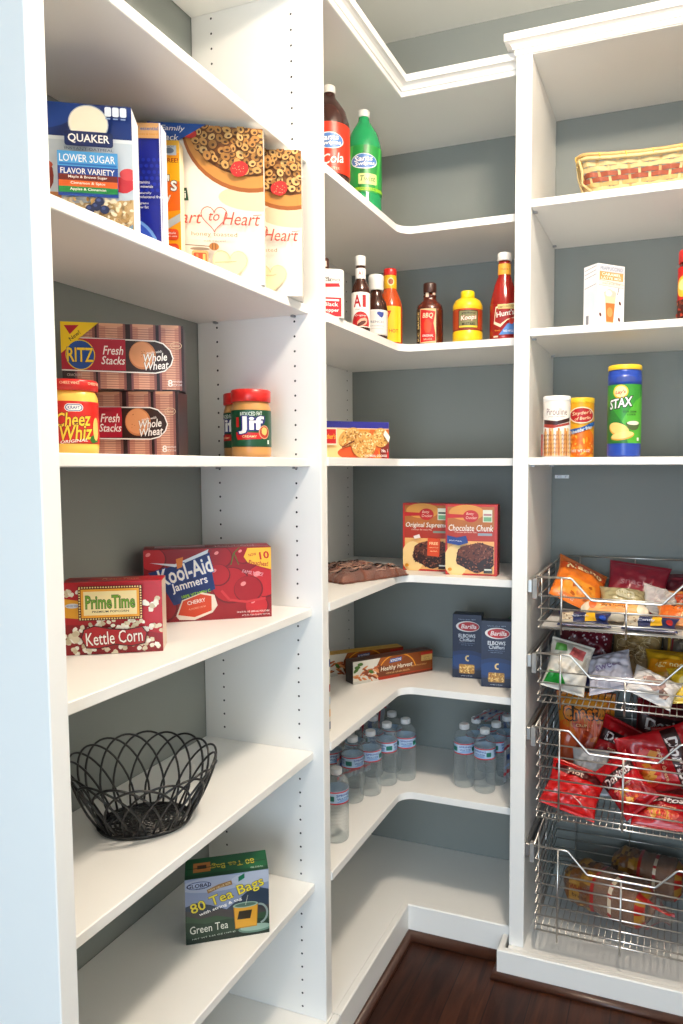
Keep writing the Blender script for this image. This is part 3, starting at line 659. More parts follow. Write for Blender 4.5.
# --- brownie mixes
def brownie_art(seed, right):
    a = Art(seed); a.clip = (0, 0, 144, 198)
    a.rect(0, 0, 144, 198, '#c43a30'); a.rect(6, 5, 138, 192, '#cf8f48'); a.poly([(6, 96), (138, 96), (138, 192), (6, 192)], '#b8763a'); a.ell(60, 176, 50, 22, '#d9a052', 24)
    a.rect(6, 96, 138, 128, '#b5402c'); a.rect(6, 5, 138, 96, '#eab877'); a.ell(30, 40, 34, 46, '#f3d49a', 24)
    a.poly([(6, 160), (60, 162), (60, 170), (6, 172)], '#c0272c'); a.ell(72, 166, 22, 17, '#c0272c', 28); a.text('Betty', 70, 172, 22, 9, '#f0d6c4', .0, .3); a.text('Crocker', 74, 162, 32, 8, '#f0d6c4', .0, .3)
    a.rect(106, 150, 132, 184, '#dfe2d2'); a.rect(108, 152, 130, 164, '#7fb08a'); a.rect(108, 168, 130, 173, '#b5808a' if right else '#3a4a3c')
    if right: a.text('Chocolate Chunk', 72, 133, 126, 18, '#f6efe6', .015, .15, 0, ('#6a2a1c', .03)); a.rect(92, 112, 132, 119, '#9aa7b0'); a.text('Premium Brownie Mix', 58, 121, 62, 4, '#f2dcc8')
    else: a.text('Original Supreme', 72, 133, 126, 18, '#f6efe6', .015, .15, 0, ('#6a2a1c', .03)); a.rect(92, 112, 132, 118, '#8a9a8c'); a.text('Premium Brownie Mix', 58, 121, 62, 4, '#f2dcc8')
    B = [(30, 40), (36, 72), (50, 82), (98, 93), (136, 82), (137, 30), (130, 22), (92, 7), (82, 8), (36, 30)]
    a.poly(B, '#3a1a12'); a.poly([(34, 58), (38, 72), (50, 82), (98, 93), (136, 82), (136, 62), (92, 36), (80, 38)], '#74402c')
    def inside(x, y):
        c = False
        for i in range(len(B)):
            (x1, y1), (x2, y2) = B[i - 1], B[i]
            if (y1 > y) != (y2 > y) and x < (x2 - x1) * (y - y1) / (y2 - y1) + x1: c = not c
        return c
    a.scatter((26, 8, 138, 94), 190, 3.2, 1.7, ['#7d4230', '#5a2a1c', '#8f5440', '#4a2016', '#a06a52', '#2c120c'], inside)
    if right: a.poly([(6, 90), (40, 84), (66, 92), (60, 112), (34, 106), (6, 112)], '#2b4c92'); a.text('pouch of syrup', 30, 97, 36, 5, W_, 0, .2, -4)
    else: a.poly([(76, 46), (112, 44), (116, 96), (78, 98)], '#d9561f'); a.text('FREE', 96, 82, 26, 8, '#f6dcae', .03); a.text('with purchase', 96, 70, 28, 4, '#f6dcae'); a.text('see back', 96, 60, 22, 4, '#f6dcae'); a.poly([(34, 102), (52, 108), (56, 98), (38, 94)], '#f0e4dc')
    a.rect(110, 8, 134, 22, '#4a4a44' if right else '#3a2018'); a.rect(112, 16, 132, 20, '#d8d8d0'); a.ell(14, 16, 6, 5, '#d99a2a')
    return a
carton('brownie_mix_box', (-0.0260, 0.5817, Zh(-0.2816)), 2.1, 0.144, 0.042, 0.198, '#b9342c', [(brownie_art(17, False), F_front)],
       'red brownie mix box with an orange patch over the brownie, half behind its neighbour', 'box', 'brownie mixes', side='#8e2a24', top='#a8342c')
carton('brownie_mix_box', (0.1186, 0.5370, Zh(-0.2816)), 4.5, 0.147, 0.042, 0.199, '#b9342c', [(brownie_art(18, True), F_front)],
       'red brownie mix box with a blue ribbon, in front on the right', 'box', 'brownie mixes', side='#8e2a24', top='#a8342c')
# --- long pasta boxes
def harvest_art(seed):
    a = Art(seed); a.clip = (0, 0, 279, 66)
    a.rect(0, 0, 279, 66, '#7d431d'); a.ell(150, 80, 90, 46, '#9c5a22', 30); a.ell(230, 30, 70, 40, '#8a4d20', 30); a.rect(70, 0, 279, 9, '#b0401e'); a.rect(160, 0, 279, 6, '#7a3a1a')
    a.poly([(0, 0), (86, 0), (78, 20), (80, 44), (92, 66), (0, 66)], '#d9d6cc')
    for _ in range(26):
        x, y = a.r.uniform(8, 80), a.r.uniform(6, 44); a.ell(x, y, 11, 3.2, a.r.choice(['#b9683a', '#c98450', '#8f4a28', '#dba272']), 10, a.r.uniform(-.8, .8), .08)
    for x, y in ((14, 48), (24, 56), (60, 30), (10, 40)): a.ell(x, y, 10, 5, '#557a35', 10, a.r.uniform(-1, 1), .1)
    a.rect(0, 0, 60, 8, '#c9c8c0')
    a.arc(150, 16, 66, 54, 10, 150, 3.5, '#e0a03a'); a.poly([(122, 46), (164, 48), (166, 60), (126, 58)], '#2f5fa8'); a.text('RONZONI', 145, 53, 36, 8, W_, .04, 0, 3)
    a.text('Healthy Harvest', 148, 31, 112, 17, '#f3ead8', .02, .2, 1, ('#4a2410', .03)); a.text('WHOLE GRAIN PASTA', 152, 17, 84, 4.5, '#e8c890'); a.text('100% WHOLE WHEAT', 228, 26, 56, 4, '#e0b878')
    a.rect(236, 36, 276, 60, '#c8a86a'); a.rect(234, 54, 278, 62, '#b5342a'); a.text('NET WT', 256, 46, 22, 4, '#6a3a1c'); a.text('13.25 OZ', 256, 40, 26, 4, '#6a3a1c')
    return a
carton('pasta_box', (-0.1327, 0.4542, Zh(-0.6032)), 53.2, 0.279, 0.045, 0.066, '#4a2616', [(harvest_art(19), F_front)],
       'long brown whole grain pasta box lying on its side, in front', 'box', 'brown pasta boxes', side='#35201a', top='#5c3216')
carton('pasta_box', (-0.2560, 0.4790, Zh(-0.6032)), 46, 0.279, 0.045, 0.066, '#4a2616', [(harvest_art(20), F_front)],
       'long dark brown pasta box lying behind the front one by the corner', 'box', 'brown pasta boxes', side='#35201a', top='#c9a23a')
# --- elbows
def elbow_art(seed):
    a = Art(seed); a.clip = (0, 0, 86, 190)
    a.rect(0, 0, 86, 190, '#11294f'); a.ell(43, 50, 70, 34, '#123a6c', 26); a.ell(43, 50, 56, 22, '#15477f', 26); a.rect(0, 0, 86, 26, '#0f2346')
    a.text('Classic since 1877', 43, 176, 52, 3, '#aab8cc'); a.ell(45, 155, 35, 16, '#e8e4e2', 30); a.ell(48, 155, 31, 13.5, '#c0202e', 30); a.text('Barilla', 48, 155, 46, 13, '#f6ece8', .03, .25)
    a.text('ELBOWS', 43, 127, 50, 11, '#e4e8ee', .03); a.text('Chifferi', 43, 115, 44, 10, '#d8dde6', .02); a.text('enriched macaroni product', 43, 105, 46, 3, '#9aabc4'); a.text('net wt 16 oz', 43, 100, 34, 3, '#9aabc4')
    a.arc(46, 60, 6, 7, 60, 300, 4.5, '#e8cf9a', 12)
    a.round(20, 14, 66, 42, 4, '#b08a4a'); a.scatter((23, 17, 63, 39), 60, 3.4, 1.8, ['#e0bd74', '#c99a4c', '#f0d596', '#a9793a'])
    a.text('cooks in 8 min', 43, 8, 34, 3.4, '#c4cede')
    return a
carton('pasta_box', (0.1130, 0.6290, Zh(-0.6032)), 6.0, 0.086, 0.045, 0.191, '#10264a', [(elbow_art(21), F_front)],
       'navy elbow pasta box, the left and farther of the blue pair', 'box', 'navy pasta boxes', side='#0f2040', top='#1a2a44')
carton('pasta_box', (0.2160, 0.5690, Zh(-0.6032)), 7.9, 0.088, 0.045, 0.189, '#10264a', [(elbow_art(22), F_front)],
       'navy elbow pasta box, the right and nearer of the blue pair', 'box', 'navy pasta boxes', side='#0f2040', top='#1a2a44')
a = Art(23); a.clip = (0, 0, 56, 178); a.rect(0, 0, 60, 180, '#3d7a4a'); a.rect(0, 0, 60, 70, '#c8824a'); a.rect(0, 130, 60, 180, '#6fa0b5'); a.scatter((2, 2, 58, 66), 30, 5, 3, ['#e0b080', '#a8582c']); a.ell(30, 106, 20, 16, '#e8c23a')
carton('rice_box', (0.2660, 0.6370, Zh(-0.6032)), 0, 0.056, 0.12, 0.178, '#4a7a4c', [(a, F_front)],
       'mostly hidden green and tan box wedged between the nearer navy box and the tall panel', 'box', side='#4a7a4c')
a = Art(24); a.rect(0, 0, 100, 190, '#d8d2c4'); 
for k, c in enumerate(['#2c4a7c', '#d8a24a', '#c9d0d8', '#a8482c', '#e2dccb', '#2c4a7c']): a.rect(0, 6 + k * 30, 100, 24 + k * 30, c)
carton('snack_box', (-0.125, 0.062, Zh(-0.6032)), 0, 0.095, 0.035, 0.195, '#d8d2c4', [(a, F_front)],
       'pale banded box standing behind the tall left panel, only its edge showing', 'box', side=None)
# the banded side of that box faces the corner shelves
o = [q for q in bpy.data.objects if q.name.startswith('snack_box')][0]
mb2 = MB()
for k, c in enumerate(['#2c4a7c', '#d8a24a', '#c9d0d8', '#a8482c', '#e2dccb', '#2c4a7c']): mb2.add([(0.0953, 0.001, .006 + k * .03), (0.0953, 0.034, .006 + k * .03), (0.0953, 0.034, .024 + k * .03), (0.0953, 0.001, .024 + k * .03)], [[0, 1, 2, 3]], c)
sp = mb2.obj('side_print', o)
# --- iced coffee carton
a = Art(25); a.clip = (0, 0, 86, 150)
a.rect(0, 0, 86, 150, '#e9e9ea'); a.rect(4, 132, 84, 147, '#c9ccd4'); a.text('FRAPPUCCINO', 44, 140, 70, 9, '#8f96a6', .02); a.rect(6, 112, 82, 132, '#e2a56a'); a.text('CARAMEL', 44, 126, 60, 7, W_, .02); a.text('LATTE MIX', 44, 117, 64, 6, W_, .01)
a.rect(4, 98, 84, 111, '#eadfd6'); a.line([(4, 111), (84, 104)], 1, '#b08a78'); a.line([(4, 98), (84, 96)], 1, '#b08a78'); a.text('iced drink mix', 44, 104, 56, 5, '#b48a74')
a.ell(40, 76, 20, 14, '#d8c4b8', 16, 0, .12); a.ell(36, 80, 10, 8, '#efe6de', 12, 0, .1); a.poly([(24, 72), (58, 72), (52, 8), (28, 8)], '#e8cbb0'); a.poly([(26, 56), (56, 56), (51, 10), (29, 10)], '#e07d42'); a.ell(40, 34, 9, 12, '#eda068', 14)
for x, y in ((72, 58), (70, 18), (10, 26)): a.ell(x, y, 3.6, 5.4, '#6a3a34', 10, .4)
a.line([(68, 96), (64, 78)], 2, '#4a3a3a')
l = Art(26); l.rect(0, 0, 51, 150, '#e4e4e8')
for y in (142, 132, 122, 98): l.line([(4, y - 2), (46, y + 3)], 1.0, '#5a5a64')
l.rect(10, 4, 20, 28, '#8a8a92'); l.ell(26, 60, 18, 26, '#d4e4e6', 18)
carton('drink_mix_box', (0.5310, 0.4640, Zh(0.3719)), 46.3, 0.086, 0.051, 0.148, '#e9e9ea', [(a, F_front), (l, lambda u, v, o_: (-o_, (51 - u) / 1000, v / 1000))],
       'small white drink mix carton with a caramel coloured glass', 'box', side=None)

# ================================================================== jars, bottles and cans
def ML(name, h, rough=0.35): return noise_mat(name, rgb(h), rough, 0.04, 40)
def vessel(name, x, y, z, prof, mat, label, cat, group=None, n=36, sy=1.0, rot=0.0, sq=0.0, parts=()):
    """a turned body with turned parts: parts = [(name, profile, material, extra art list [(Art, radius)])]"""
    mb = MB(); mb.lathe(prof, mat, n, sy=sy, sq=sq)
    o = mb.obj(name, None, (x, y, z + 0.0003), (0, 0, face_cam(x, y, rot))); tag(o, label, cat, group)
    for p in parts:
        pn, pp, pm = p[0], p[1], p[2]
        q = MB(); q.lathe(pp, pm, n, sy=sy if len(p) < 5 or not p[4] else 1.0, sq=sq if len(p) < 5 or not p[4] else 0.0)
        if len(p) > 3 and p[3]:
            for art, r in p[3]: art.emit(q, F_cyl(r, sy, sq), 1.5e-4, 7e-5, maxlen=2.8)
        q.obj(pn, o)
    return o
def band(r, z0, z1): return [(r - 0.0006, z0), (r, z0 + 0.0003), (r, z1 - 0.0003), (r - 0.0006, z1)]
Y_, R_ = '#f2c23c', '#c8202c'
# cheese jar
r = .0375; a = Art(31); a.rect(-58, 17, 58, 81, '#cf2a1e'); a.rect(-58, 17, 58, 18.5, '#a81c18')
a.round(-12, 66, 14, 78, 6, W_); a.round(-11, 67, 13, 77, 5, '#2b4f9c'); a.round(-9.5, 68, 11.5, 76, 4, W_); a.text('KRAFT', 1, 72, 17, 5, '#2b4f9c', .03)
a.text('Cheez', 0, 54, 50, 22, '#f5d04a', .03, .25, 4, ('#5a1410', .05)); a.text('Whiz', 4, 34, 46, 23, '#f5d04a', .03, .25, 4, ('#5a1410', .05)); a.text('ORIGINAL', 0, 21, 38, 4.5, W_, .02, .2, 6)
a.ell(30, 24, 9, 6, '#3f7a34', 10, 0, .2); a.ell(34, 40, 6, 18, '#f0c878', 14); a.ell(-40, 58, 9, 9, '#f0d8a0', 18); a.ell(-40, 58, 6, 6, '#c9a050', 14)
cheese = ML('cheese_sauce', '#f0c056', .25)
t = Art(32); [t.text('CHEEZ WHIZ', -44 + 40 * k, 109.5, 28, 4, '#f2d8b8', .02) for k in range(3)]
vessel('cheese_jar', -0.163, -0.536, Zh(0.0416), [(.030, 0), (.0355, .003), (.0365, .012), (.0365, .088), (.034, .095), (.032, .099)], cheese,
       'glass jar of yellow cheese sauce with a red label before the cracker boxes', 'jar', sq=.05, parts=[
    ('label', band(.0370, .017, .082), ink('#cf2a1e'), [(a, .0370)]), ('lid', [(.035, .0985), (.0372, .0995), (.0372, .113), (.0355, .1155)], ML('lid_red', '#c8231f', .3), [(t, .0372)], True)])
# peanut butter
def jif(x, y, rot, label):
    r = .0410; a = Art(33); a.rect(-110, 22, 110, 97, '#12583a'); a.rect(-110, 22, 110, 23.5, '#0d4029')
    a.text('REDUCED FAT', 0, 89, 46, 8, '#e8ece4', .02, 0, 2); a.poly([(-34, 44), (-30, 36), (20, 38), (26, 44), (26, 50), (-34, 52)], '#c9232a')
    a.text('Jif', 0, 66, 54, 36, '#f4f2f0', .06, 0, 0, ('#2a2a80', .10)); a.rect(-33, 62, -26, 82, '#c9232a'); a.text('CREAMY', -4, 43, 30, 4.5, '#f2d8a8', .02)
    a.ell(28, 52, 13, 14, '#d8a58a', 20); a.ell(28, 52, 11, 12, '#b5402c', 18); a.ell(28, 54, 7, 8, '#e0c27a', 14, 0, .1); a.rect(36, 28, 41, 36, '#e8ece4')
    a.text('Nutrition', -62, 66, 34, 7, '#d8e0d4', 0, 0, 90); a.rect(-80, 40, -76, 90, '#b5242c')
    pb = ML('peanut_butter', '#c08a4e', .3)
    return vessel('peanut_butter_jar', x, y, Zh(0.0416), [(.036, 0), (.040, .004), (.0407, .012), (.0407, .098), (.0395, .104), (.0375, .110), (.0365, .115)], pb, label, 'jar', 'peanut butter jars', rot=rot, parts=[
        ('label', band(r, .022, .097), ink('#12583a'), [(a, r)]), ('lid', [(.0395, .1145), (.0408, .1155), (.0408, .1375), (.0385, .1395)], ML('lid_red', '#c8231f', .3), None)])
jif(-0.108, -0.106, 0, 'red-lidded peanut butter jar in front, white lettering facing out')
jif(-0.167, -0.046, -1.0, 'red-lidded peanut butter jar almost hidden behind the front one')
# soda bottles
def soda(x, y, body, labm, art, r, h, label, liquid_top):
    k = h / .310
    prof = [(.030, 0), (r * .92, .004), (r, .020), (r, .055), (r * .985, .065), (r * .985, .185 * k), (r, .19 * k), (r * .97, .215 * k), (r * .80, .245 * k), (r * .50, .268 * k), (.0165, .280 * k), (.0145, .288 * k), (.0145, .292 * k)]
    return vessel('soda_bottle', x, y, Zh(0.6749), prof, body, label, 'bottle', 'soda bottles', parts=[
        ('label', band(r * 1.004, .078, .190 * k), labm, [(art, r * 1.004)]), ('cap', [(.0150, .2915 * k), (.0156, .293 * k), (.0156, .308 * k), (.0140, .310 * k)], ML('cap_white', '#e8e6e0', .4), None)])
def logo(a, cy):
    a.ell(0, cy, 37, 20, '#f0f2f4', 28); a.ell(0, cy, 35, 18, '#5f8cc8', 28, 0, .04); a.text('Sams', -2, cy + 7, 52, 14, '#f2f4f8', .05, .2, 5, ('#24407c', .05)); a.text('Swipes', 2, cy - 7, 56, 13, '#f2f4f8', .05, .2, 5, ('#24407c', .05))
a = Art(34); a.rect(-110, 78, 110, 200, '#d9431f'); logo(a, 155); a.text('Cola', 8, 112, 56, 24, W_, .02, .3, 10); a.text('2 LITER', 10, 88, 30, 6, '#f2d0b8')
soda(-0.120, 0.305, ML('cola_dark', '#3a211c', .15), ink('#d9431f'), a, .0515, .306, 'big cola bottle with an orange label on the high corner shelf', .22)
a = Art(35); a.rect(-110, 78, 110, 200, '#2f9c4e'); [a.poly([(x, 78), (x + 10, 78), (x + 30, 200), (x + 20, 200)], c) for x, c in ((-60, '#57bf5c'), (-20, '#1f7a3c'), (28, '#57bf5c'), (60, '#1f7a3c'))]
logo(a, 158); a.round(-16, 98, 36, 126, 4, '#d9dfa0'); a.text('Twist', 10, 113, 42, 14, '#3a7a34', .01, .25); a.rect(-80, 82, 80, 90, '#a8cf3c'); a.text('LEMON LIME', 8, 86, 50, 5, '#1f6a34')
soda(-0.0895, 0.455, noise_mat('green_pet', rgb('#1f8f55'), .12, .05), ink('#2f9c4e'), a, .0475, .306, 'big green soda bottle with a white cap on the high corner shelf', .22)
# spice tin
def tin(x, y, z):
    mb = MB(); w, d, h = .062, .042, .105
    P = []
    for cx, cy, a0 in ((w / 2 - .012, d / 2 - .012, 0), (-w / 2 + .012, d / 2 - .012, 90), (-w / 2 + .012, -d / 2 + .012, 180), (w / 2 - .012, -d / 2 + .012, 270)):
        for i in range(6):
            t = math.radians(a0 + 18 * i); P.append((cx + .012 * math.cos(t), cy + .012 * math.sin(t)))
    mb.prism(P, 0, h, '#ece8e0'); mb.prism([(px * .97, py * .96) for px, py in P], h, h + .002, '#f2efe8')
    a = Art(36); a.rect(-23, 2, 23, 44, '#c9202c'); a.text('Mc', -6, 84, 16, 10, '#2a2a34', .0); a.text('Cormick', 4, 84, 36, 9, '#2a2a34', .0); a.poly([(-20, 66), (21, 68), (18, 75), (22, 76), (-20, 74)], '#c9202c')
    a.rect(-18, 36, 18, 40, W_); a.text('Black', 0, 29, 32, 9, W_, .03); a.text('Pepper', 0, 15, 36, 10, W_, .03)
    a.emit(mb, lambda u, v, o: (u / 1000, -d / 2 - o, v / 1000))
    o = mb.obj('spice_tin', None, (x, y, z + .0003), (0, 0, face_cam(x, y, .1))); return tag(o, 'white and red ground pepper tin beside the tall left panel', 'tin')
tin(-0.022, 0.098, Zh(0.3587))
# bottle whose brown cap shows above the tin
glass_br = noise_mat('brown_sauce_glass', rgb('#3a1c12'), .12, .1)
a = Art(37); a.rect(6, 168, 11, 182, '#e8e0d4')
vessel('sauce_bottle', -0.128, 0.275, Zh(0.3587), [(.024, 0), (.027, .004), (.027, .11), (.022, .13), (.013, .145), (.012, .162)], glass_br, 'brown-capped bottle standing behind the pepper tin', 'bottle', 'sauce bottles', parts=[
    ('label', band(.0274, .02, .10), ink('#d8cbb0'), None), ('cap', [(.0150, .161), (.0155, .163), (.0155, .189), (.0140, .1905)], ML('cap_brown', '#4a2418', .4), [(a, .0156)])])
# steak sauce
a = Art(38); a.clip = (-36, 12, 36, 98); a.rect(-36, 14, 36, 96, W_); a.text('A', -9, 76, 20, 30, '#b8202a', .05); a.text('1', 9, 76, 9, 30, '#b8202a', .05); a.text('STEAK SAUCE', 0, 55, 30, 3.4, '#8a6a5a')
a.ell(0, 22, 24, 28, '#b8202a', 24); a.rect(-36, 8, 36, 14, '#ece6dc'); a.text('Original', 0, 40, 28, 5, W_, 0, .2); a.ell(4, 24, 15, 9, '#d9b09a', 16, .5, .1); a.ell(2, 21, 12, 5, '#6a3424', 14, .5, .1)
t = Art(39); t.rect(-18, 134, 18, 158, W_); t.text('A1', 0, 146, 10, 10, '#b8202a', .04)
vessel('steak_sauce_bottle', -0.030, 0.290, Zh(0.3587), [(.020, 0), (.0232, .004), (.0232, .100), (.0215, .112), (.0165, .124), (.0125, .132), (.0120, .150), (.0115, .168)], glass_br, 'slim dark steak sauce bottle with a white label and tall white cap', 'bottle', 'sauce bottles', parts=[
    ('label', band(.0236, .012, .098), ink(W_), [(a, .0236)]), ('neck_label', band(.0129, .133, .159), ink(W_), [(t, .0129)]), ('cap', [(.0125, .1655), (.0130, .167), (.0130, .188), (.0118, .190)], ML('cap_white', '#e8e6e0', .4), None)])
# worcestershire
a = Art(40); a.rect(-38, 12, 38, 76, '#e2e0dc'); a.text('FRENCH', 0, 46, 40, 6, '#7a7a8c', .02); a.text('worcestershire', 0, 36, 44, 4, '#8a8a9a'); a.ell(12, 66, 9, 8, '#3a4f9c', 10, 0, .3); a.rect(-38, 12, 38, 15, '#c9c4bc'); a.line([(-20, 28), (20, 28)], .8, '#b0a8a0')
vessel('sauce_bottle', -0.038, 0.412, Zh(0.3587), [(.027, 0), (.0300, .004), (.0300, .086), (.0270, .100), (.0185, .114), (.0155, .124), (.0155, .135)], glass_br, 'brown sauce bottle with a pale label, between steak sauce and hot sauce', 'bottle', 'sauce bottles', parts=[
    ('label', band(.0304, .012, .078), ink('#e2e0dc'), [(a, .0304)]), ('cap', [(.0190, .1325), (.0198, .134), (.0198, .158), (.0205, .160), (.0200, .171), (.0175, .173)], ML('cap_white', '#e8e6e0', .4), None)])
# hot sauce
a = Art(41); a.rect(-26, 10, 34, 108, '#f0c828'); a.rect(-26, 10, -20, 108, '#d9a81c'); a.text('7', -6, 78, 18, 34, '#c8301c', .03, .2); a.text('HOT', 10, 40, 26, 10, '#c8301c', .03); a.rect(24, 10, 34, 108, '#f7dc50')
t = Art(42); t.rect(-30, 160, 30, 196, '#f0c030'); t.ell(2, 178, 10, 11, '#efe2b0', 18); t.ell(2, 178, 7, 8, '#b0603a', 14)
hot = noise_mat('hot_sauce_orange', rgb('#b8481a'), .15, .1)
vessel('hot_sauce_bottle', -0.040, 0.520, Zh(0.3587), [(.031, 0), (.0345, .004), (.0345, .108), (.0315, .124), (.0230, .146), (.0175, .160), (.0165, .196)], hot, 'orange hot sauce bottle with a red cap and yellow label', 'bottle', parts=[
    ('label', [(.0346, .010), (.0348, .012), (.0348, .106), (.0346, .108)], hot, [(a, .0348)]), ('neck_label', [(.0182, .160), (.0182, .162), (.0172, .196), (.0168, .197)], ink('#f0c030'), [(t, .0182)]), ('cap', [(.0178, .196), (.0185, .198), (.0185, .212), (.017, .215)], ML('lid_red', '#c8231f', .3), None)])
# barbecue sauce
bbq = noise_mat('barbecue_sauce', rgb('#4f1d10'), .15, .12)
a = Art(43); a.rect(-46, 6, 18, 100, '#d9c49a'); a.rect(-46, 6, -30, 100, '#2a1c16'); a.text('K.C. SAUCE', -38, 52, 80, 9, '#e0c890', .03, 0, 90)
a.poly([(-28, 98), (16, 92), (10, 60), (16, 30), (16, 12), (-28, 8)], '#c8241c'); a.text('BBQ', -6, 80, 30, 16, '#f0d8b8', .03, .2); a.ell(-6, 52, 12, 18, '#e8562c', 16, 0, .15); a.text('ORIGINAL', -6, 26, 32, 6, W_, .02); a.text('SAUCE', -6, 16, 24, 5, '#f0d8b8')
t = Art(44); t.rect(-12, 134, -3, 152, '#e0cdb8'); t.rect(8, 140, 18, 156, '#e0cdb8')
vessel('barbecue_sauce_bottle', 0.068, 0.548, Zh(0.3587), [(.033, 0), (.037, .005), (.037, .100), (.034, .112), (.021, .124), (.0175, .131), (.0175, .136), (.0185, .1365), (.0185, .139), (.0172, .140), (.017, .146)], bbq, 'dark brown barbecue sauce bottle with a red and tan label, right of the rounded corner', 'bottle', sy=.72, parts=[
    ('label', [(.0371, .006), (.0373, .008), (.0373, .098), (.0371, .1)], bbq, [(a, .0373)]), ('cap', [(.0178, .146), (.0185, .148), (.0185, .170), (.0168, .173)], ML('cap_dark', '#3a1c14', .4), [(t, .0187)], True)])
# mustard
a = Art(45); a.rect(-70, 32, 70, 88, '#b5502a'); a.rect(-70, 32, 70, 34, '#7a2c18'); a.rect(-26, 36, 30, 84, '#3a241c'); a.rect(-24, 38, 28, 82, '#8c8a64'); a.text('Koops', 3, 63, 44, 16, '#f2ece0', .03, .2, 6, ('#b5202a', .07)); a.text('MUSTARD', 3, 47, 36, 8, '#2a1a14', .03); a.text('yellow', 3, 76, 40, 7, '#2a1a14', .03); a.rect(-24, 38, 28, 43, '#e8c84a')
vessel('mustard_bottle', 0.178, 0.545, Zh(0.3587), [(.036, 0), (.0405, .005), (.0410, .014), (.0410, .028), (.0395, .031), (.0395, .089), (.0410, .092), (.0405, .102), (.034, .115), (.024, .121), (.0185, .123)], ML('mustard_yellow', '#e6bd1e', .3), 'squat yellow mustard bottle with a brown label', 'bottle', parts=[
    ('label', band(.0402, .031, .089), ink('#b5502a'), [(a, .0402)]), ('cap', [(.0178, .122), (.0190, .1235), (.0190, .138), (.0170, .141)], ML('mustard_cap', '#ecd018', .35), None)])
# ketchup
ket = noise_mat('ketchup_red', rgb('#8c1a14'), .15, .08)
a = Art(46); a.poly([(-30, 44), (-24, 88), (-6, 92), (30, 98), (34, 60), (8, 52), (-10, 34)], '#e8dcc0'); a.poly([(-27, 50), (-22, 84), (-6, 88), (27, 93), (31, 62), (8, 55), (-10, 42)], '#a01e1a')
a.rect(-18, 82, 28, 94, '#d8c88a'); a.text('TOMATO KETCHUP', 5, 88, 44, 5, '#6a2018', .02, 0, 6); a.text("Hunt's", 3, 71, 50, 15, '#f4f0e8', .03, .1, 10, ('#7a1410', .05)); a.poly([(-14, 14), (30, 16), (32, 44), (24, 52), (8, 42)], '#5f8fc8'); a.ell(20, 50, 8, 8, '#d04a3a', 14); a.text('NO HFCS', 12, 24, 28, 6, W_, .02); a.text('100% natural', -18, 26, 16, 4, '#e0a83a', .02); a.rect(-30, 8, -16, 12, '#e0c8b8')
t = Art(47); t.rect(-22, 176, 22, 204, '#e6b04a'); t.text("Hunt's", 0, 190, 20, 6, '#a05a1c', .02)
vessel('ketchup_bottle', 0.279, 0.548, Zh(0.3587), [(.035, 0), (.0385, .005), (.0388, .02), (.0382, .096), (.0350, .116), (.026, .150), (.0175, .172), (.0162, .205), (.0160, .214)], ket, 'tall red ketchup bottle with a white cap next to the right panel', 'bottle', sy=.8, parts=[
    ('label', [(.0388, .012), (.0391, .014), (.0389, .094), (.0384, .096)], ket, [(a, .0391)]), ('neck_label', [(.0178, .176), (.0178, .178), (.0172, .203), (.0168, .204)], ink('#e6b04a'), [(t, .0180)]), ('cap', [(.0185, .2125), (.0192, .214), (.0192, .230), (.018, .233)], ML('cap_white', '#e8e6e0', .4), None, True)])
# ---- right unit cans
a = Art(48); a.rect(-100, 4, 100, 146, '#ece8e2'); a.text('Pirouline', 0, 116, 56, 17, '#8a6a6a', .0); a.text('artisan rolled wafers', 0, 104, 44, 4, '#a89a94')
a.poly([(-40, 86), (-10, 80), (40, 92), (40, 102), (0, 92), (-40, 97)], '#4a1c1c'); a.poly([(-40, 78), (-10, 74), (40, 84), (40, 90), (0, 82), (-40, 86)], '#b04a3a')
for k in range(13): x = -38 + k * 6.2; a.poly([(x - 2.6, 4), (x + 2.6, 4), (x + 5 - (k % 3) * 3, 66 + (k * 7) % 14), (x - (k % 3) * 3, 68 + (k * 7) % 14)], ['#d9a566', '#c88a4a', '#e4bd86'][k % 3]); [a.line([(x - 2.6, 10 + j * 11), (x + 3, 15 + j * 11)], 1.6, '#7a3c1e') for j in range(5)]
a.rect(-46, 4, -36, 60, '#b5342c')
vessel('wafer_can', 0.4305, 0.500, Zh(0.0455), [(.0335, 0), (.0343, .0006), (.0343, .004), (.0338, .0045), (.0338, .144)], ink('#ece8e2'), 'white rolled wafer can with wafers pictured, beside the right panel', 'can', parts=[
    ('label', band(.0342, .004, .146), ink('#ece8e2'), [(a, .0342)]), ('lid', [(.0346, .1435), (.0350, .1445), (.0350, .155), (.0335, .157)], ML('lid_white', '#e9e8e6', .35), None)])
a = Art(49); a.rect(-110, 4, 110, 150, '#f0b52a'); a.ell(0, 40, 46, 40, '#e8841f', 24)
for k in range(40): a.ell(a.r.uniform(-30, 34), a.r.uniform(8, 56), 8, 3, a.r.choice(['#f0a23a', '#e07a1c', '#f5bf5a']), 10, a.r.uniform(0, 3), .1)
a.ell(2, 112, 34, 22, '#efe4c8', 26); a.ell(2, 112, 31, 19, '#b8242c', 26); a.text("Snyder's", 2, 117, 50, 12, '#f2dcb8', .02, .2, 6); a.text('of Berlin', 4, 104, 40, 8, '#f2dcb8', .02, .2, 6); a.poly([(-40, 58), (0, 68), (40, 86), (40, 98), (0, 80), (-40, 72)], '#2c6aa8'); a.text('cheddar fries', 2, 74, 54, 9, W_, .02, .1, 17); a.text('NET WT 5 OZ', 0, 18, 46, 7, W_, .01)
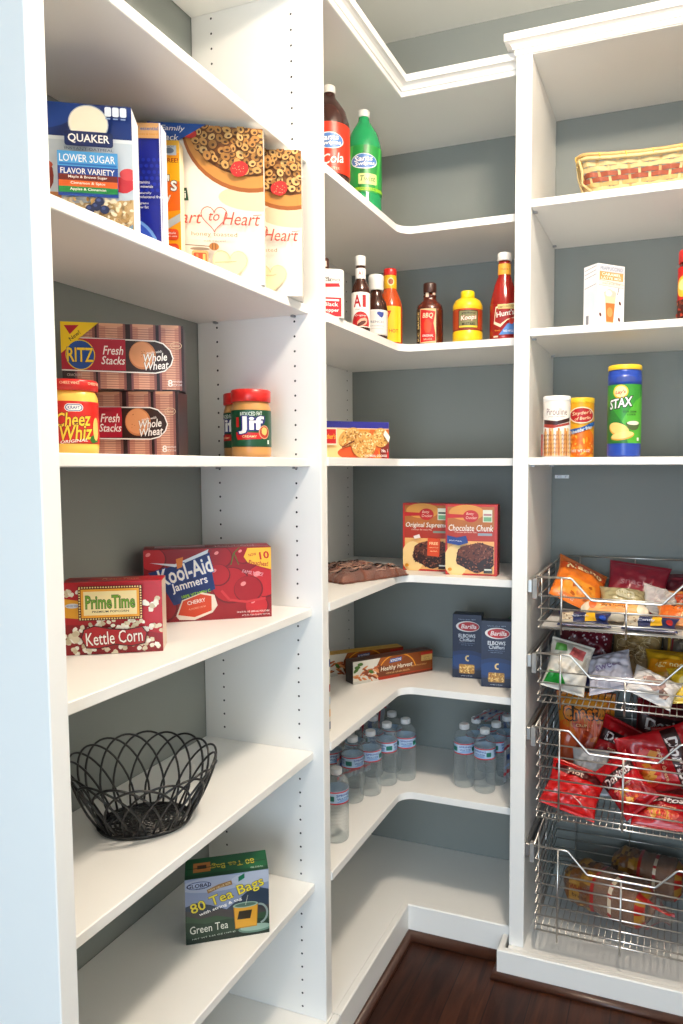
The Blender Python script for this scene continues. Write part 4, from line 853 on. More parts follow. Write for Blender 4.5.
vessel('snack_can', 0.480, 0.600, Zh(0.0455), [(.033, 0), (.0341, .0006), (.0341, .004), (.0336, .0045), (.0336, .146)], ink('#f0b52a'), 'yellow snack can half behind the white wafer can', 'can', parts=[
    ('label', band(.0340, .004, .146), ink('#f0b52a'), [(a, .0340)]), ('lid', [(.0344, .1455), (.0349, .1465), (.0349, .157), (.0335, .159)], ML('lid_yellow', '#ecc42c', .35), None)])
a = Art(50); a.rect(-130, 34, 130, 180, '#3f9a3c'); a.poly([(-40, 34), (70, 34), (70, 160), (30, 140), (0, 100), (-20, 50)], '#5fb53f'); a.poly([(-60, 34), (10, 34), (0, 80), (-30, 120), (-60, 130)], '#2f7f38')
a.ell(-10, 162, 19, 17, '#f0c832', 26); a.ell(-10, 162, 16, 14, '#e8dcb0', 24); a.text("Lay's", -10, 160, 26, 11, '#c8202c', .04, .2, 6)
a.text('STAX', -10, 134, 62, 24, '#efefef', .05, .25, 8, ('#141414', .12)); a.text('SOUR CREAM', 14, 112, 34, 5, '#1c3a1c', .03); a.text('& ONION', 18, 105, 22, 4.5, '#1c3a1c', .03)
a.ell(24, 82, 20, 7, '#4a5a34', 20); a.ell(24, 78, 17, 12, '#5f6f44', 20); a.ell(24, 84, 17, 5, '#efe8d4', 20); a.ell(-14, 68, 28, 16, '#d9a84a', 22, -.35); a.ell(-13, 70, 26, 14, '#efcf86', 22, -.35); a.ell(-4, 52, 30, 10, '#d9a84a', 22, .15); a.ell(-4, 54, 28, 8.5, '#f0d490', 22, .15); a.rect(34, 40, 41, 48, '#e8e8d8')
blue = ML('canister_blue', '#1c3f9c', .3)
t = Art(51); t.round(-22, 196, 26, 210, 5, '#4a5fb0')
vessel('chip_canister', 0.5965, 0.520, Zh(0.0455), [(.038, 0), (.0405, .003), (.0410, .006), (.0410, .205), (.0395, .212), (.0395, .218)], blue, 'tall blue and green chip canister with a yellow lid', 'can', parts=[
    ('label', band(.0414, .034, .180), ink('#3f9a3c'), [(a, .0414)]), ('upper_band', band(.0412, .18, .204), blue, [(Art(52).round(-22, 186, 26, 199, 5, '#44589f'), .0412)]), ('lid', [(.0402, .2165), (.0412, .2175), (.0412, .227), (.0395, .229)], ML('lid_yellow', '#ecc42c', .35), None)])
a = Art(53); a.rect(-120, 62, 120, 140, '#c8231f'); a.ell(-24, 92, 30, 26, '#f0c24a', 24); a.ell(-24, 96, 22, 14, '#f4e2a0', 20); a.rect(-120, 4, 120, 60, '#4a1a14'); a.scatter((-60, 6, 60, 60), 60, 4, 3, ['#7a3a24', '#b5482c', '#2a0f0c', '#c98a5a'])
vessel('red_canister', 0.7545, 0.560, Zh(0.3719), [(.036, 0), (.038, .004), (.038, .140), (.034, .145), (.034, .152)], ML('can_brown', '#4a1a14', .35), 'red-lidded canister cut off by the right edge of the picture', 'can', parts=[
    ('label', band(.0385, .004, .140), ink('#c8231f'), [(a, .0385)]), ('lid', [(.036, .1515), (.0375, .1525), (.0375, .180), (.0355, .183)], ML('lid_red', '#c8231f', .3), None)])
# ================================================================== water bottles
PET = clear_mat('clear_pet', (0.94, 0.965, 0.97), 0.05, 0.05, 0.55, 0.42)
CAPW = clear_mat('cap_translucent', (0.95, 0.96, 0.97), 0.6, 0.3, 0.9)
def wlabel(seed):
    a = Art(seed); a.rect(-99, 105, 99, 138, '#b9d0e6'); a.rect(-99, 105, 99, 108.5, '#c23a44'); a.rect(-99, 134.5, 99, 138, '#c23a44')
    for k in range(3):
        x = -62 + k * 62; a.text('SPRING', x, 128, 38, 6, '#2c55a0', .03); a.text('WATER', x, 119, 34, 6, '#2c55a0', .03)
        a.poly([(x - 20, 110), (x - 8, 116), (x, 111), (x + 10, 117), (x + 20, 110)], '#8fb2d8')
    a.round(-42, 114, -24, 127, 2, '#2a7f74'); a.round(20, 114, 34, 127, 2, '#2a7f74')
    return a
def waterprof():
    P = [(.022, 0), (.0285, .002), (.0305, .007), (.031, .014)]
    for k in range(9):
        z = .022 + k * .0088; P += [(.0312, z), (.0298, z + .0028), (.0312, z + .0056)]
    P += [(.0306, .104), (.0306, .139), (.0314, .142), (.0312, .147), (.0285, .157), (.0225, .165), (.0165, .1695), (.0125, .172), (.0122, .1735), (.015, .174), (.015, .1755), (.0122, .176), (.0118, .177)]
    return [(r * 1.0, z * .965) for r, z in P]
def water_proto(label, group):
    mb = MB(); mb.lathe(waterprof(), PET, 28)
    o = mb.obj('water_bottle'); tag(o, label, 'bottle', group)
    q = MB(); q.lathe([(.0302, .1015), (.0309, .1018), (.0309, .1330), (.0302, .1333)], ink('#b9d0e6'), 28, caps=False)
    a = wlabel(60); a.it = [([(x, y * .965) for x, y in P], F, c) for P, F, c in a.it]; a.emit(q, F_cyl(.0309), 1.5e-4, 6e-5, maxlen=3); q.obj('label', o)
    c = MB(); c.lathe([(.0138, .1690), (.0144, .170), (.0144, .182), (.0130, .1835)], CAPW, 24); c.obj('cap', o)
    return o
wproto = None
def water(x, y, rot, label, group):
    global wproto
    if wproto is None: wproto = water_proto(label, group); o = wproto
    else:
        o = wproto.copy(); COL.objects.link(o); o['label'] = label; o['group'] = group
        for ch in wproto.children:
            c = ch.copy(); COL.objects.link(c); c.parent = o
    o.location = (x, y, Zh(-0.9104) + .0003); o.rotation_euler = (0, 0, face_cam(x, y, rot))
G1, G2 = 'water bottles left of the rounded corner', 'six water bottles right of the rounded corner'
for x, y, rt_, lb in ((-.054, .175, .6, 'single water bottle nearest the tall left panel, cut off by it'), (-.105, .387, .7, 'water bottle second from the left panel, front row'),
                     (-.076, .447, .2, 'third water bottle from the left panel, front row'), (-.057, .525, 1.3, 'fourth water bottle from the left panel, front row'),
                     (-.017, .577, 0.1, 'rightmost water bottle of the left pack, nearest the rounded corner'),
                     (-.175, .394, .4, 'water bottle behind the second one, under the film by the left wall'), (-.138, .477, .9, 'water bottle behind the third one of the left pack'),
                     (-.117, .566, .2, 'water bottle behind the fourth one of the left pack, its cap just showing'), (-.077, .618, .8, 'water bottle at the back right of the left pack')):
    water(x, y, rt_, lb, G1)
for x, y, rt_, lb in ((.160, .594, .1, 'left water bottle of the two in front in the right pack'), (.226, .577, -.5, 'right water bottle of the two in front in the right pack'),
                     (.179, .657, .5, 'middle left water bottle of the right pack, behind the front left one'), (.244, .641, -.9, 'middle right water bottle of the right pack, beside the printed film'),
                     (.198, .720, .2, 'back left water bottle of the right pack'), (.262, .705, .9, 'back right water bottle of the right pack, near the tall panel')):
    water(x, y, rt_, lb, G2)
# printed shrink film torn open over the packs
FILM = clear_mat('shrink_film', (0.75, 0.80, 0.88), 0.42, 0.15, 0.62)
def film(name, path, zt, seed, label, drop):
    """a crumpled sheet that lies on the back caps and hangs down behind"""
    r = random.Random(seed); mb = MB(); n, m = len(path) * 6 - 5, 14
    def P(i, j):
        t = i / (n - 1) * (len(path) - 1); k = min(int(t), len(path) - 2); f = t - k
        a, b = Vector(path[k][0]), Vector(path[k + 1][0]); c, d = Vector(path[k][1]), Vector(path[k + 1][1])
        p0 = a.lerp(b, f); p1 = c.lerp(d, f); s = j / (m - 1); p = p0.lerp(p1, s)
        return p + Vector((math.sin(i * 1.7 + seed), math.cos(i * 2.3 + j), math.sin(j * 2.1 + i * 1.3) * .8 + math.sin(i * 3.1))) * .0018
    V = [P(i, j) for i in range(n) for j in range(m)]
    base = len(mb.v)
    cols = [FILM, ink('#b53a48'), FILM, ink('#3a5a9c'), FILM, ink('#9cb4d4'), FILM]
    for i in range(n - 1):
        for j in range(m - 1):
            k = [i * m + j, (i + 1) * m + j, (i + 1) * m + j + 1, i * m + j + 1]
            c = ink('#b53a48') if j in (2, 10) else ink('#2f4f8e') if (j in (5, 6) and (i // 2) % 3 != 0) else ink('#8fa6c8') if (j == 8 and i % 3) else FILM
            mb.add([V[q] for q in k], [[0, 1, 2, 3]], c, True)
    o = mb.obj(name); return tag(o, label, 'film', 'torn shrink film on the water packs')
zc = Zh(-0.9104)
film('shrink_film', [((.172, .628, zc + .188), (.226, .618, zc + .188)), ((.180, .662, zc + .190), (.236, .652, zc + .190)), ((.203, .728, zc + .192), (.265, .713, zc + .192)), ((.216, .758, zc + .17), (.276, .744, zc + .17)), ((.218, .763, zc + .10), (.279, .748, zc + .10))],
     0, 3, 'red and blue printed film lying over the back of the right water pack', 0)
film('shrink_film', [((.2775, .60, zc + .142), (.2775, .60, zc + .02)), ((.283, .64, zc + .142), (.283, .64, zc + .02)), ((.2935, .69, zc + .142), (.2935, .69, zc + .02)), ((.299, .735, zc + .142), (.299, .735, zc + .02))],
     0, 4, 'blue printed film along the panel side of the right water pack', 0)
film('shrink_film', [((-.135, .56, zc + .188), (-.092, .645, zc + .188)), ((-.165, .585, zc + .192), (-.112, .665, zc + .192)), ((-.182, .600, zc + .17), (-.126, .680, zc + .17)), ((-.186, .605, zc + .08), (-.130, .683, zc + .08))],
     0, 5, 'red and blue printed film crumpled over the back of the left water pack', 0)
film('shrink_film', [((-.1395, .36, zc + .138), (-.1395, .36, zc + .05)), ((-.139, .40, zc + .135), (-.139, .40, zc + .05)), ((-.120, .435, zc + .135), (-.120, .435, zc + .05)), ((-.106, .463, zc + .135), (-.106, .463, zc + .05)), ((-.094, .488, zc + .135), (-.094, .488, zc + .05))],
     0, 6, 'dark blue printed film between the rows of the left water pack', 0)

# ================================================================== black wire basket
bk = empty('wire_basket', (-0.157, -0.405, Zh(-0.6171)), math.radians(36), 'empty black wire fruit basket with overlapping arches on the left shelf', 'basket')
BA, BB = 0.128, 0.105
def bs(th, t):
    """point on the flaring wall: t = 0 at the base ring, 1 at the rim"""
    k = 0.60 + 0.40 * (t ** 0.8); hgt = 0.006 + (0.112 + 0.014 * math.cos(th - 1.9)) * t
    return (BA * k * math.cos(th), BB * k * math.sin(th), hgt)
NA = 20
for i in range(NA):
    mb = MB(); t0 = 2 * PI * i / NA; D = 1.42; pts = []
    for s in range(25):
        u = s / 24; lift = math.sin(PI * u) ** 0.62
        pts.append(bs(t0 + D * (u - .5), lift))
    rr = 0.0021; pts = [(x * (1 + (.0019 if i % 2 else -.0019) / .1), y * (1 + (.0019 if i % 2 else -.0019) / .1), z) for x, y, z in pts]
    mb.tube(pts, rr, BLACKWIRE, 6); mb.obj('arch_wire', bk)
for t, rr in ((0.0, .0028), (0.03, .0022)):
    mb = MB(); mb.tube([(lambda p: (p[0], p[1], p[2] - .003))(bs(2 * PI * i / 48, t)) for i in range(48)], rr, BLACKWIRE, 6, True); mb.obj('base_ring', bk)
mb = MB(); rr_ = random.Random(5)
for i in range(8):
    k = 0.07 + 0.065 * i
    mb.tube([(BA * k * math.cos(2 * PI * j / 40), BB * k * math.sin(2 * PI * j / 40), .0045 + .0016 * math.sin(j * 2.5 + i * PI)) for j in range(40)], .0026, BLACKWIRE, 5, True)
for i in range(14):
    t = 2 * PI * i / 14; mb.tube([(0, 0, .005), (BA * .6 * math.cos(t), BB * .6 * math.sin(t), .005)], .0017, BLACKWIRE, 5)
mb.obj('woven_base', bk)

# ================================================================== wicker tray on the high right shelf
wk = empty('wicker_basket', (0.4800, 0.452, Zh(0.6919) + .0004), math.radians(3), 'shallow wicker tray in straw and russet weave on the high right shelf', 'basket')
WW, WD, WH = 0.345, 0.235, 0.079
def wpt(s, t, off=0.0):
    """s runs round the tray (0..1), t up the flaring side"""
    x0, x1, y0, y1 = 0.020 * (1 - t), WW - 0.020 * (1 - t), 0.020 * (1 - t), WD - 0.020 * (1 - t); rr = .03
    w_, d_ = x1 - x0 - 2 * rr, y1 - y0 - 2 * rr; q = PI * rr / 2; L = 2 * (w_ + d_) + 4 * q; l = (s % 1.0) * L
    for (lx, ly, dx, dy, ln_) in ((x0 + rr, y0, 1, 0, w_), (x1, y0 + rr, 0, 1, d_), (x1 - rr, y1, -1, 0, w_), (x0, y1 - rr, 0, -1, d_)):
        if l <= ln_: px, py, nx, ny = lx + dx * l, ly + dy * l, dy, -dx; break
        l -= ln_
        if l <= q:
            a = l / rr; cx, cy = lx + dx * ln_ - dy * rr, ly + dy * ln_ + dx * rr; nx = dy * math.cos(a) + dx * math.sin(a); ny = -dx * math.cos(a) + dy * math.sin(a); px, py = cx + nx * rr, cy + ny * rr; break
        l -= q
    sag = 0.010 * (2 * ((px) / WW) - 1) ** 2
    return (px + nx * off, py + ny * off, .004 + (WH - .006 + sag * t) * t)
STRAW = noise_mat('straw', rgb('#b8955a'), .55, .15, 60, bump=.3, bscale=300); STRAW2 = noise_mat('straw_pale', rgb('#c9b07a'), .55, .15, 60); RUSS = noise_mat('russet_reed', rgb('#8c4226'), .5, .15, 60); YEL = noise_mat('raffia_yellow', rgb('#d8b03c'), .5, .1)
for row, (t0, t1, m) in enumerate(((.02, .14, STRAW2), (.15, .27, STRAW), (.29, .42, RUSS), (.44, .57, RUSS), (.60, .72, STRAW2), (.74, .86, STRAW2))):
    mb = MB(); n = 192; vs = []
    for i in range(n):
        off = .0022 * math.sin(2 * PI * i / n * 22 + PI * row) 
        for (t, o_) in ((t0, off), (t1, off), (t1, off - .0016), (t0, off - .0016)): vs.append(wpt(i / n, t, o_))
    fs = [[i * 4 + k, ((i + 1) % n) * 4 + k, ((i + 1) % n) * 4 + (k + 1) % 4, i * 4 + (k + 1) % 4] for i in range(n) for k in range(4)]
    mb.add(vs, fs, m, False); mb.obj('weave_strand', wk)
mb = MB()
for i in range(44):
    s = (i + .5) / 44; w2 = .0030
    c = STRAW2 if i % 3 else STRAW
    vs = []
    for k in range(7):
        t = k / 6 * .93; off = -.0012
        for ds in (-1, 1): vs.append(wpt(s + ds * w2, t, off + .0001))
    mb.add(vs, [[2 * k, 2 * k + 1, 2 * k + 3, 2 * k + 2] for k in range(6)], c)
mb.obj('stake', wk)['kind'] = 'stuff'
for z_, o_, rr2, m in ((.93, .003, .0052, STRAW2), (1.03, .001, .0052, STRAW), (.98, -.004, .0042, STRAW2)):
    mb = MB(); mb.tube([wpt(i / 120, z_, o_ + .0008 * math.sin(i * .9)) for i in range(120)], rr2, m, 7, True); mb.obj('rim', wk)
mb = MB()
for i in range(18):
    s = (i + .3) / 18; mb.tube([wpt(s + .004 * math.cos(a) , .98 + .10 * math.sin(a), .0085 * math.cos(a * 1.0) ) for a in [2 * PI * k / 12 for k in range(12)]], .0013, YEL, 5, True)
mb.obj('raffia_binding', wk)
mb = MB()
for k in range(2):
    s0 = .93 + .015 * k; mb.tube([wpt(s0, 1.0, .004), wpt(s0 + .01, .6, .010), wpt(s0 - .004, .3, .008), wpt(s0 + .008, .05, .004)], .0022, STRAW2, 6)
mb.tube([wpt(.975, .95, .006), wpt(.98, .6, .012), wpt(.97, .3, .010), wpt(.985, .03, .005)], .003, STRAW2, 6)
mb.obj('corner_binding', wk)
mb = MB(); mb.prism([(.03, .022), (WW - .03, .022), (WW - .022, .03), (WW - .022, WD - .03), (WW - .03, WD - .022), (.03, WD - .022), (.022, WD - .03), (.022, .03)], .0005, .004, STRAW); mb.obj('base', wk)

# ================================================================== wrapped brownie slabs on the corner shelf
CHOC = noise_mat('wrapped_chocolate', rgb('#6a3a2a'), .3, .5, 45, bump=.5, bscale=60)
def slab_pack(x, y, z, rz, w, d, h, seed, label):
    r = random.Random(seed); mb = MB(); n, m = 30, 14; vs = []; fs = []
    P = []
    def H(i, j):
        u, v = i / (n - 1) * 2 - 1, j / (m - 1) * 2 - 1
        f = max(0, 1 - abs(u) ** 5) ** .5 * max(0, 1 - abs(v) ** 4) ** .5
        return h * (.16 + .84 * f * (1 + .10 * math.sin(u * 9 + seed) * math.sin(v * 5 + seed) + .05 * math.sin(17 * u + 9 * v)))
    for i in range(n):
        for j in range(m): vs.append(((i / (n - 1) - .5) * w + .002 * math.sin(j * 1.9 + seed), (j / (m - 1) - .5) * d + .002 * math.sin(i * 1.3), H(i, j)))
    o_ = len(vs)
    for i in range(n):
        for j in range(m): p = vs[i * m + j]; vs.append((p[0], p[1], .0006))
    for i in range(n - 1):
        for j in range(m - 1):
            q = [i * m + j, (i + 1) * m + j, (i + 1) * m + j + 1, i * m + j + 1]; fs.append(q); fs.append([k + o_ for k in q[::-1]])
    for i in range(n - 1):
        for j in (0, m - 1):
            q = [i * m + j, (i + 1) * m + j, o_ + (i + 1) * m + j, o_ + i * m + j]; fs.append(q if j else q[::-1])
    for j in range(m - 1):
        for i in (0, n - 1):
            q = [i * m + j, i * m + j + 1, o_ + i * m + j + 1, o_ + i * m + j]; fs.append(q[::-1] if i else q)
    mb.add(vs, fs, CHOC, True)
    o = mb.obj('brownie_pack', None, (x, y, z + .0004), (0, 0, rz)); tag(o, label, 'food pack', 'wrapped brownie packs')
    q = MB(); q.add([(p[0] * 1.012, p[1] * 1.02, p[2] + .0012 + .0012 * math.sin(k * 1.7)) for k, p in enumerate(vs[:o_])], [[i * m + j, (i + 1) * m + j, (i + 1) * m + j + 1, i * m + j + 1] for i in range(n - 1) for j in range(m - 1)], clear_mat('cling_film', (.97, .95, .93), .04, .08, .8, .14), True)
    q.add([(p[0] * 1.016, p[1] * 1.03, p[2] + .002) for k, p in enumerate(vs[:o_])], [[i * m + j, (i + 1) * m + j, (i + 1) * m + j + 1, i * m + j + 1] for i in range(n - 1) for j in range(m - 1) if (i * 7 + j * 3) % 23 == 0 or i in (9, 21)], ink('#8a5a48', .3), True)
    for k in range(34):       # dark creases of the wrap and painted pale highlights of its cellophane
        i0, j0 = r.randrange(2, n - 6), r.randrange(1, m - 2); pts = []
        for t in range(5): p = vs[(i0 + t) * m + j0 + (1 if t > 2 and r.random() < .5 else 0)]; pts.append((p[0] * 1.012, p[1] * 1.02, p[2] + .0030))
        q.tube(pts, .0016, ink('#c9a898', .2) if k % 2 == 0 else ink('#2a1410', .25), 4)
    q.obj('wrapping', o)
slab_pack(-0.062, 0.392, Zh(-0.2816), math.radians(64), .235, .085, .030, 1, 'front clear-wrapped slab of brownies on the corner shelf')
slab_pack(-0.155, 0.430, Zh(-0.2816), math.radians(66), .23, .085, .032, 4, 'rear clear-wrapped slab of brownies, behind the front one')

# ================================================================== wire drawers
DX0, DX1, DY0, DY1 = 0.395, 0.838, 0.437, 0.815
def make_drawer(z0, offs, leg, label):
    root = empty('pull_out_basket', (0.6165, 0.62, Zh(z0 - leg)), 0, label, 'wire basket', 'chrome pull-out wire baskets')
    T = .0030; zt = Zh(z0); zb = Zh(z0 - offs[-1])
    def put(n, f):
        mb = MB(); f(mb); return child(mb, n, root)
    put('top_rail', lambda m: m.tube([(DX0, DY0, zt), (.478, DY0, zt), (.483, DY0, zt - .0015), (.531, DY0, zt - .0525), (.536, DY0, zt - .054), (.695, DY0, zt - .054), (.700, DY0, zt - .0525), (.748, DY0, zt - .0015), (.753, DY0, zt), (DX1, DY0, zt)], T, STEEL, 7))
    for k, o in enumerate(offs):
        z = Zh(z0 - o)
        put('front_wire', lambda m: m.tube([(DX0 + .006, DY0 + .003, z), (DX1 - .006, DY0 + .003, z)], .0022, STEEL, 6))
        put('back_wire', lambda m: m.tube([(DX0 + .006, DY1 - .003, z), (DX1 - .006, DY1 - .003, z)], .0018, STEEL, 6))
        for x in (DX0 + .004, DX1 - .004): put('side_wire', lambda m: m.tube([(x, DY0 + .003, z), (x, DY1 - .003, z)], .0020, STEEL, 6))
    put('back_rail', lambda m: m.tube([(DX0, DY1, zt + .012), (DX1, DY1, zt + .012)], .0026, STEEL, 6))
    for x in (DX0, DX1): put('side_rail', lambda m: m.tube([(x, DY0, zt), (x, DY1, zt + .002), (x, DY1, zt + .012)], .0028, STEEL, 6))
    for x in (.458, .6165, .775):
        ztop = zt if abs(x - .6165) > .1 else zt - .054
        put('front_upright', lambda m: m.tube([(x, DY0 - .0045, ztop), (x, DY0 - .0045, Zh(z0 - leg))], .0026, STEEL, 7))
        put('back_upright', lambda m: m.tube([(x, DY1 - .006, zt + .012), (x, DY1 - .006, zb)], .0020, STEEL, 6))
    for y in (.50, .62, .74): put('side_upright', lambda m: m.tube([(DX0 + .0015, y, zt), (DX0 + .0015, y, zb)], .0020, STEEL, 6)); put('side_upright', lambda m: m.tube([(DX1 - .0015, y, zt), (DX1 - .0015, y, zb)], .0020, STEEL, 6))
    n = 26
    for i in range(n):
        x = DX0 + .018 + (DX1 - DX0 - .036) * i / (n - 1)
        put('floor_wire', lambda m: m.tube([(x, DY0 + .004, zb - .003), (x, DY1 - .004, zb - .003)], .0015, STEEL, 5))
    for x0, x1 in ((0.3664, 0.3785), (0.8520, 0.8646)):
        put('runner', lambda m: m.box(x0, x1, .462, .825, zt - .047, zt - .012, STEEL, .002))
    put('runner_clip', lambda m: m.box(.3788, .391, .462, .480, zt - .062, zt - .010, noise_mat('clip_grey', (.30, .29, .28), .4), .001))
    put('runner_arm', lambda m: m.box(.3788, .3925, .482, .80, zt - .034, zt - .022, PIN, .001))
    return root, zb
D1, z1 = make_drawer(-.260, (.049, .081, .114, .132), .145, 'chrome pull-out wire basket, topmost of four, holding chip bags and cookies')
D2, z2 = make_drawer(-.458, (.047, .078, .110, .128), .142, 'chrome pull-out wire basket, second from the top, holding noodles and yellow bags')
D3, z3 = make_drawer(-.655, (.042, .074, .103, .135, .166, .196, .225, .240), .242, 'deep chrome pull-out wire basket full of red chip bags')
D4, z4 = make_drawer(-.974, (.038, .072, .102, .131, .160, .189, .215, .231), .250, 'deep chrome pull-out wire basket at the bottom holding bread')

# ------------------------------------------------------------------ bags
def bag(name, w, h, t, mat, art, loc, rot, label, cat='bag', group=None, seed=1, crimp=.05, crumple=1.0, art_back=None, power=2.0):
    """a sealed pillow bag, flat seams at top and bottom, front towards local -Y when upright"""
    r = random.Random(seed); ph = [r.uniform(0, 6) for _ in range(8)]; N = 46
    def T(u, v):
        if v < crimp or v > 1 - crimp: base = 0
        else:
            q = (v - crimp) / (1 - 2 * crimp)
            base = max(0, 1 - abs(2 * u - 1) ** 2.4) ** .55 * max(0, 1 - abs(2 * q - 1) ** power) ** .55
        wr = (.10 * math.sin(14 * u + 6 * v + ph[0]) * math.sin(9 * v - 4 * u + ph[1]) + .06 * math.sin(23 * u - 17 * v + ph[2]) + .05 * math.sin(31 * v + 8 * u + ph[3]))
        return base * (1 + crumple * wr) 
    def S(u, v, side):
        edge = .012 * math.sin(7 * v + ph[4]) * w * 2
        x = (u - .5) * w * (1 - .10 * math.sin(PI * min(max(v, 0), 1)) * (1 if abs(u - .5) > .3 else .6)) + edge * .3
        bend = .012 * crumple * math.sin(3 * v + 2 * u + ph[5]) * h
        return (x, side * (T(u, v) * t / 2 + .0004) + bend * .4, (v - .5) * h)
    mb = MB(); vs = []; fs = []
    for sd in (-1, 1):
        for i in range(N + 1):
            for j in range(N + 1): vs.append(S(i / N, j / N, sd))
    M_ = (N + 1) ** 2
    for i in range(N):
        for j in range(N):
            q = [i * (N + 1) + j, (i + 1) * (N + 1) + j, (i + 1) * (N + 1) + j + 1, i * (N + 1) + j + 1]; fs.append(q); fs.append([k + M_ for k in q[::-1]])
    for i in range(N):
        for j in (0, N):
            q = [i * (N + 1) + j, i * (N + 1) + j + M_, (i + 1) * (N + 1) + j + M_, (i + 1) * (N + 1) + j]; fs.append(q if j == 0 else q[::-1])
            p = [j * (N + 1) + i, j * (N + 1) + i + 1, j * (N + 1) + i + 1 + M_, j * (N + 1) + i + M_]; fs.append(p if j == 0 else p[::-1])
    mb.add(vs, fs, mat, True)
    def fm(sd):
        def f(x, y, o):
            u, v = min(max(x / 1000 / w, .01), .99), min(max(y / 1000 / h, .01), .99)
            if sd > 0: u = 1 - u
            p = S(u, v, sd); return (p[0], p[1] + sd * (o + .0012), p[2])
        return f
    for ar, sd in ((art, -1), (art_back, 1)):
        if ar:
            big = MB()
            ar.emit(mb, fm(sd), 3e-4, 6e-5, maxlen=w * 1000 / 40)
    o = mb.obj(name, None, loc, rot); return tag(o, label, cat, group)
def foil(name, h, rough=.28): return noise_mat('foil_' + name, rgb(h), rough, .10, 18, bump=.25, bscale=45, spec=.6)
def chips_art(main, word, cols, seed, w=200, h=260):
    a = Art(seed); a.poly([(0, h * .62), (w, h * .70), (w, h * .86), (0, h * .80)], cols[0]); a.text(word, w / 2, h * .74, w * .78, h * .13, cols[1], .05, .1, 5, (cols[2], .06))
    a.poly([(w * .1, h * .1), (w * .9, h * .12), (w * .8, h * .42), (w * .2, h * .44)], cols[3]); a.scatter((w * .2, h * .12, w * .8, h * .4), 24, w * .06, w * .04, ['#d98a2c', '#e8a84a', '#b5601c'], None, .25, 5)
    a.text('NET WT 11 OZ', w * .3, h * .06, w * .3, h * .02, '#efe6d8'); return a
R3 = lambda *d: tuple(math.radians(x) for x in d)
# --- top basket, floor z1
lin_ = MB(); lin_.box(.404, .829, .448, .806, z1 + .0002, z1 + .0022, noise_mat('liner_white', (.62, .62, .60), .5), .0005); tag(lin_.obj('drawer_liner'), 'flat white liner sheet in the top wire basket', 'liner')
GB = 'bags in the top wire basket'
bag('chip_bag', .15, .18, .05, foil('orange', '#d8701c'), chips_art(0, 'Nacho', ('#c95a14', '#f4e0b0', '#8a2c10', '#e8a03a'), 71, 150, 180), (.488, .640, z1 + .070), R3(-56, 26, 14), 'orange chip bag leaning at the left of the top wire basket', 'bag', GB, 1)
bag('snack_bag', .17, .16, .05, foil('crimson', '#8c1c30'), Art(72).text('snacks', 85, 84, 90, 20, '#b58088', .03), (.622, .708, z1 + .072), R3(-40, 6, -4), 'crimson snack bag in the middle of the top wire basket', 'bag', GB, 2)
bag('snack_bag', .15, .12, .05, foil('maroon', '#5f1424'), Art(73).rect(20, 90, 130, 98, '#8a2a3c'), (.755, .738, z1 + .062), R3(-38, -3, -6), 'dark maroon snack bag at the back of the top wire basket', 'bag', GB, 3)
bag('snack_bag', .13, .10, .05, foil('olive_silver', '#a59a72', .25), Art(74).ell(65, 50, 26, 18, '#cfc9b0'), (.600, .612, z1 + .050), R3(-60, 5, 10), 'crinkled tan and silver bag behind the cookie roll in the top basket', 'bag', GB, 4)
def roll(name, x, y, z, rz, L, r, mat, seed, label, art, group=None):
    mb = MB(); n, m = 20, 22; vs = []; fs = []; rd = random.Random(seed)
    for i in range(m):
        u = i / (m - 1); k = min(1, min(u, 1 - u) * 9 + .25) ** .6
        for j in range(n):
            a = 2 * PI * j / n; q = r * k * (1 + .04 * math.sin(5 * a + i * 1.3 + seed) + .03 * math.sin(i * 2.2))
            vs.append(((u - .5) * L, q * math.cos(a), q * math.sin(a) * .93))
    for i in range(m - 1):
        for j in range(n): fs.append([i * n + j, i * n + (j + 1) % n, (i + 1) * n + (j + 1) % n, (i + 1) * n + j])
    fs += [list(range(n)), [(m - 1) * n + j for j in range(n)][::-1]]
    mb.add(vs, fs, mat, True)
    if art:
        def fm(u, v, o):
            a = PI + .15 - v / 1000 / r - .2; return (u / 1000 - L / 2, (r * 1.05 + o) * math.cos(a), (r * 1.05 + o) * math.sin(a) * .95)
        art.emit(mb, fm, 8e-4, 5e-5, maxlen=12)
    o = mb.obj(name, None, (x, y, z), (0, 0, rz)); return tag(o, label, 'package', group)
a = Art(75); a.rect(20, 2, 150, 44, '#e8b070'); a.rect(50, 10, 120, 34, '#e0903a'); a.text('Fig & Honey', 86, 22, 58, 10, '#5a2a18', .02); a.ell(32, 24, 10, 14, '#d9702c')
roll('cookie_roll', .585, .552, z1 + .033, R3(-3)[0], .170, .026, foil('cream', '#e2d2b8', .3), 2, 'cream and orange cookie roll near the front of the top basket', a)
bag('crumpled_bag', .10, .09, .05, clear_mat('clear_bag', (.92, .92, .90), .35, .12, .85), None, (.700, .610, z1 + .052), R3(-40, 20, 30), 'small crumpled clear bag beside the cookie roll', 'bag', GB, 6, crumple=2.2)
a = Art(76); a.rect(10, 10, 140, 62, '#d9762c'); a.text('Toasted', 75, 48, 80, 20, '#4a1c10', .04); a.text('Thins', 75, 24, 56, 18, '#f4dca8', .04)
bag('cracker_bag', .15, .075, .04, foil('amber', '#d88a3c', .3), a, (.752, .548, z1 + .036), R3(-62, 0, -4), 'amber cracker bag at the right of the top basket', 'bag', GB, 7)
bag('cracker_bag', .13, .075, .035, foil('amber', '#d88a3c', .3), Art(77).rect(14, 22, 116, 52, '#b5502a').text('Tostitos', 65, 36, 80, 16, '#3a1c14', .03), (.768, .650, z1 + .048), R3(-50, 0, 3), 'rust coloured cracker bag behind the amber one, right of the top basket', 'bag', GB, 8)
NAVY = foil('navy', '#1c2752', .3)
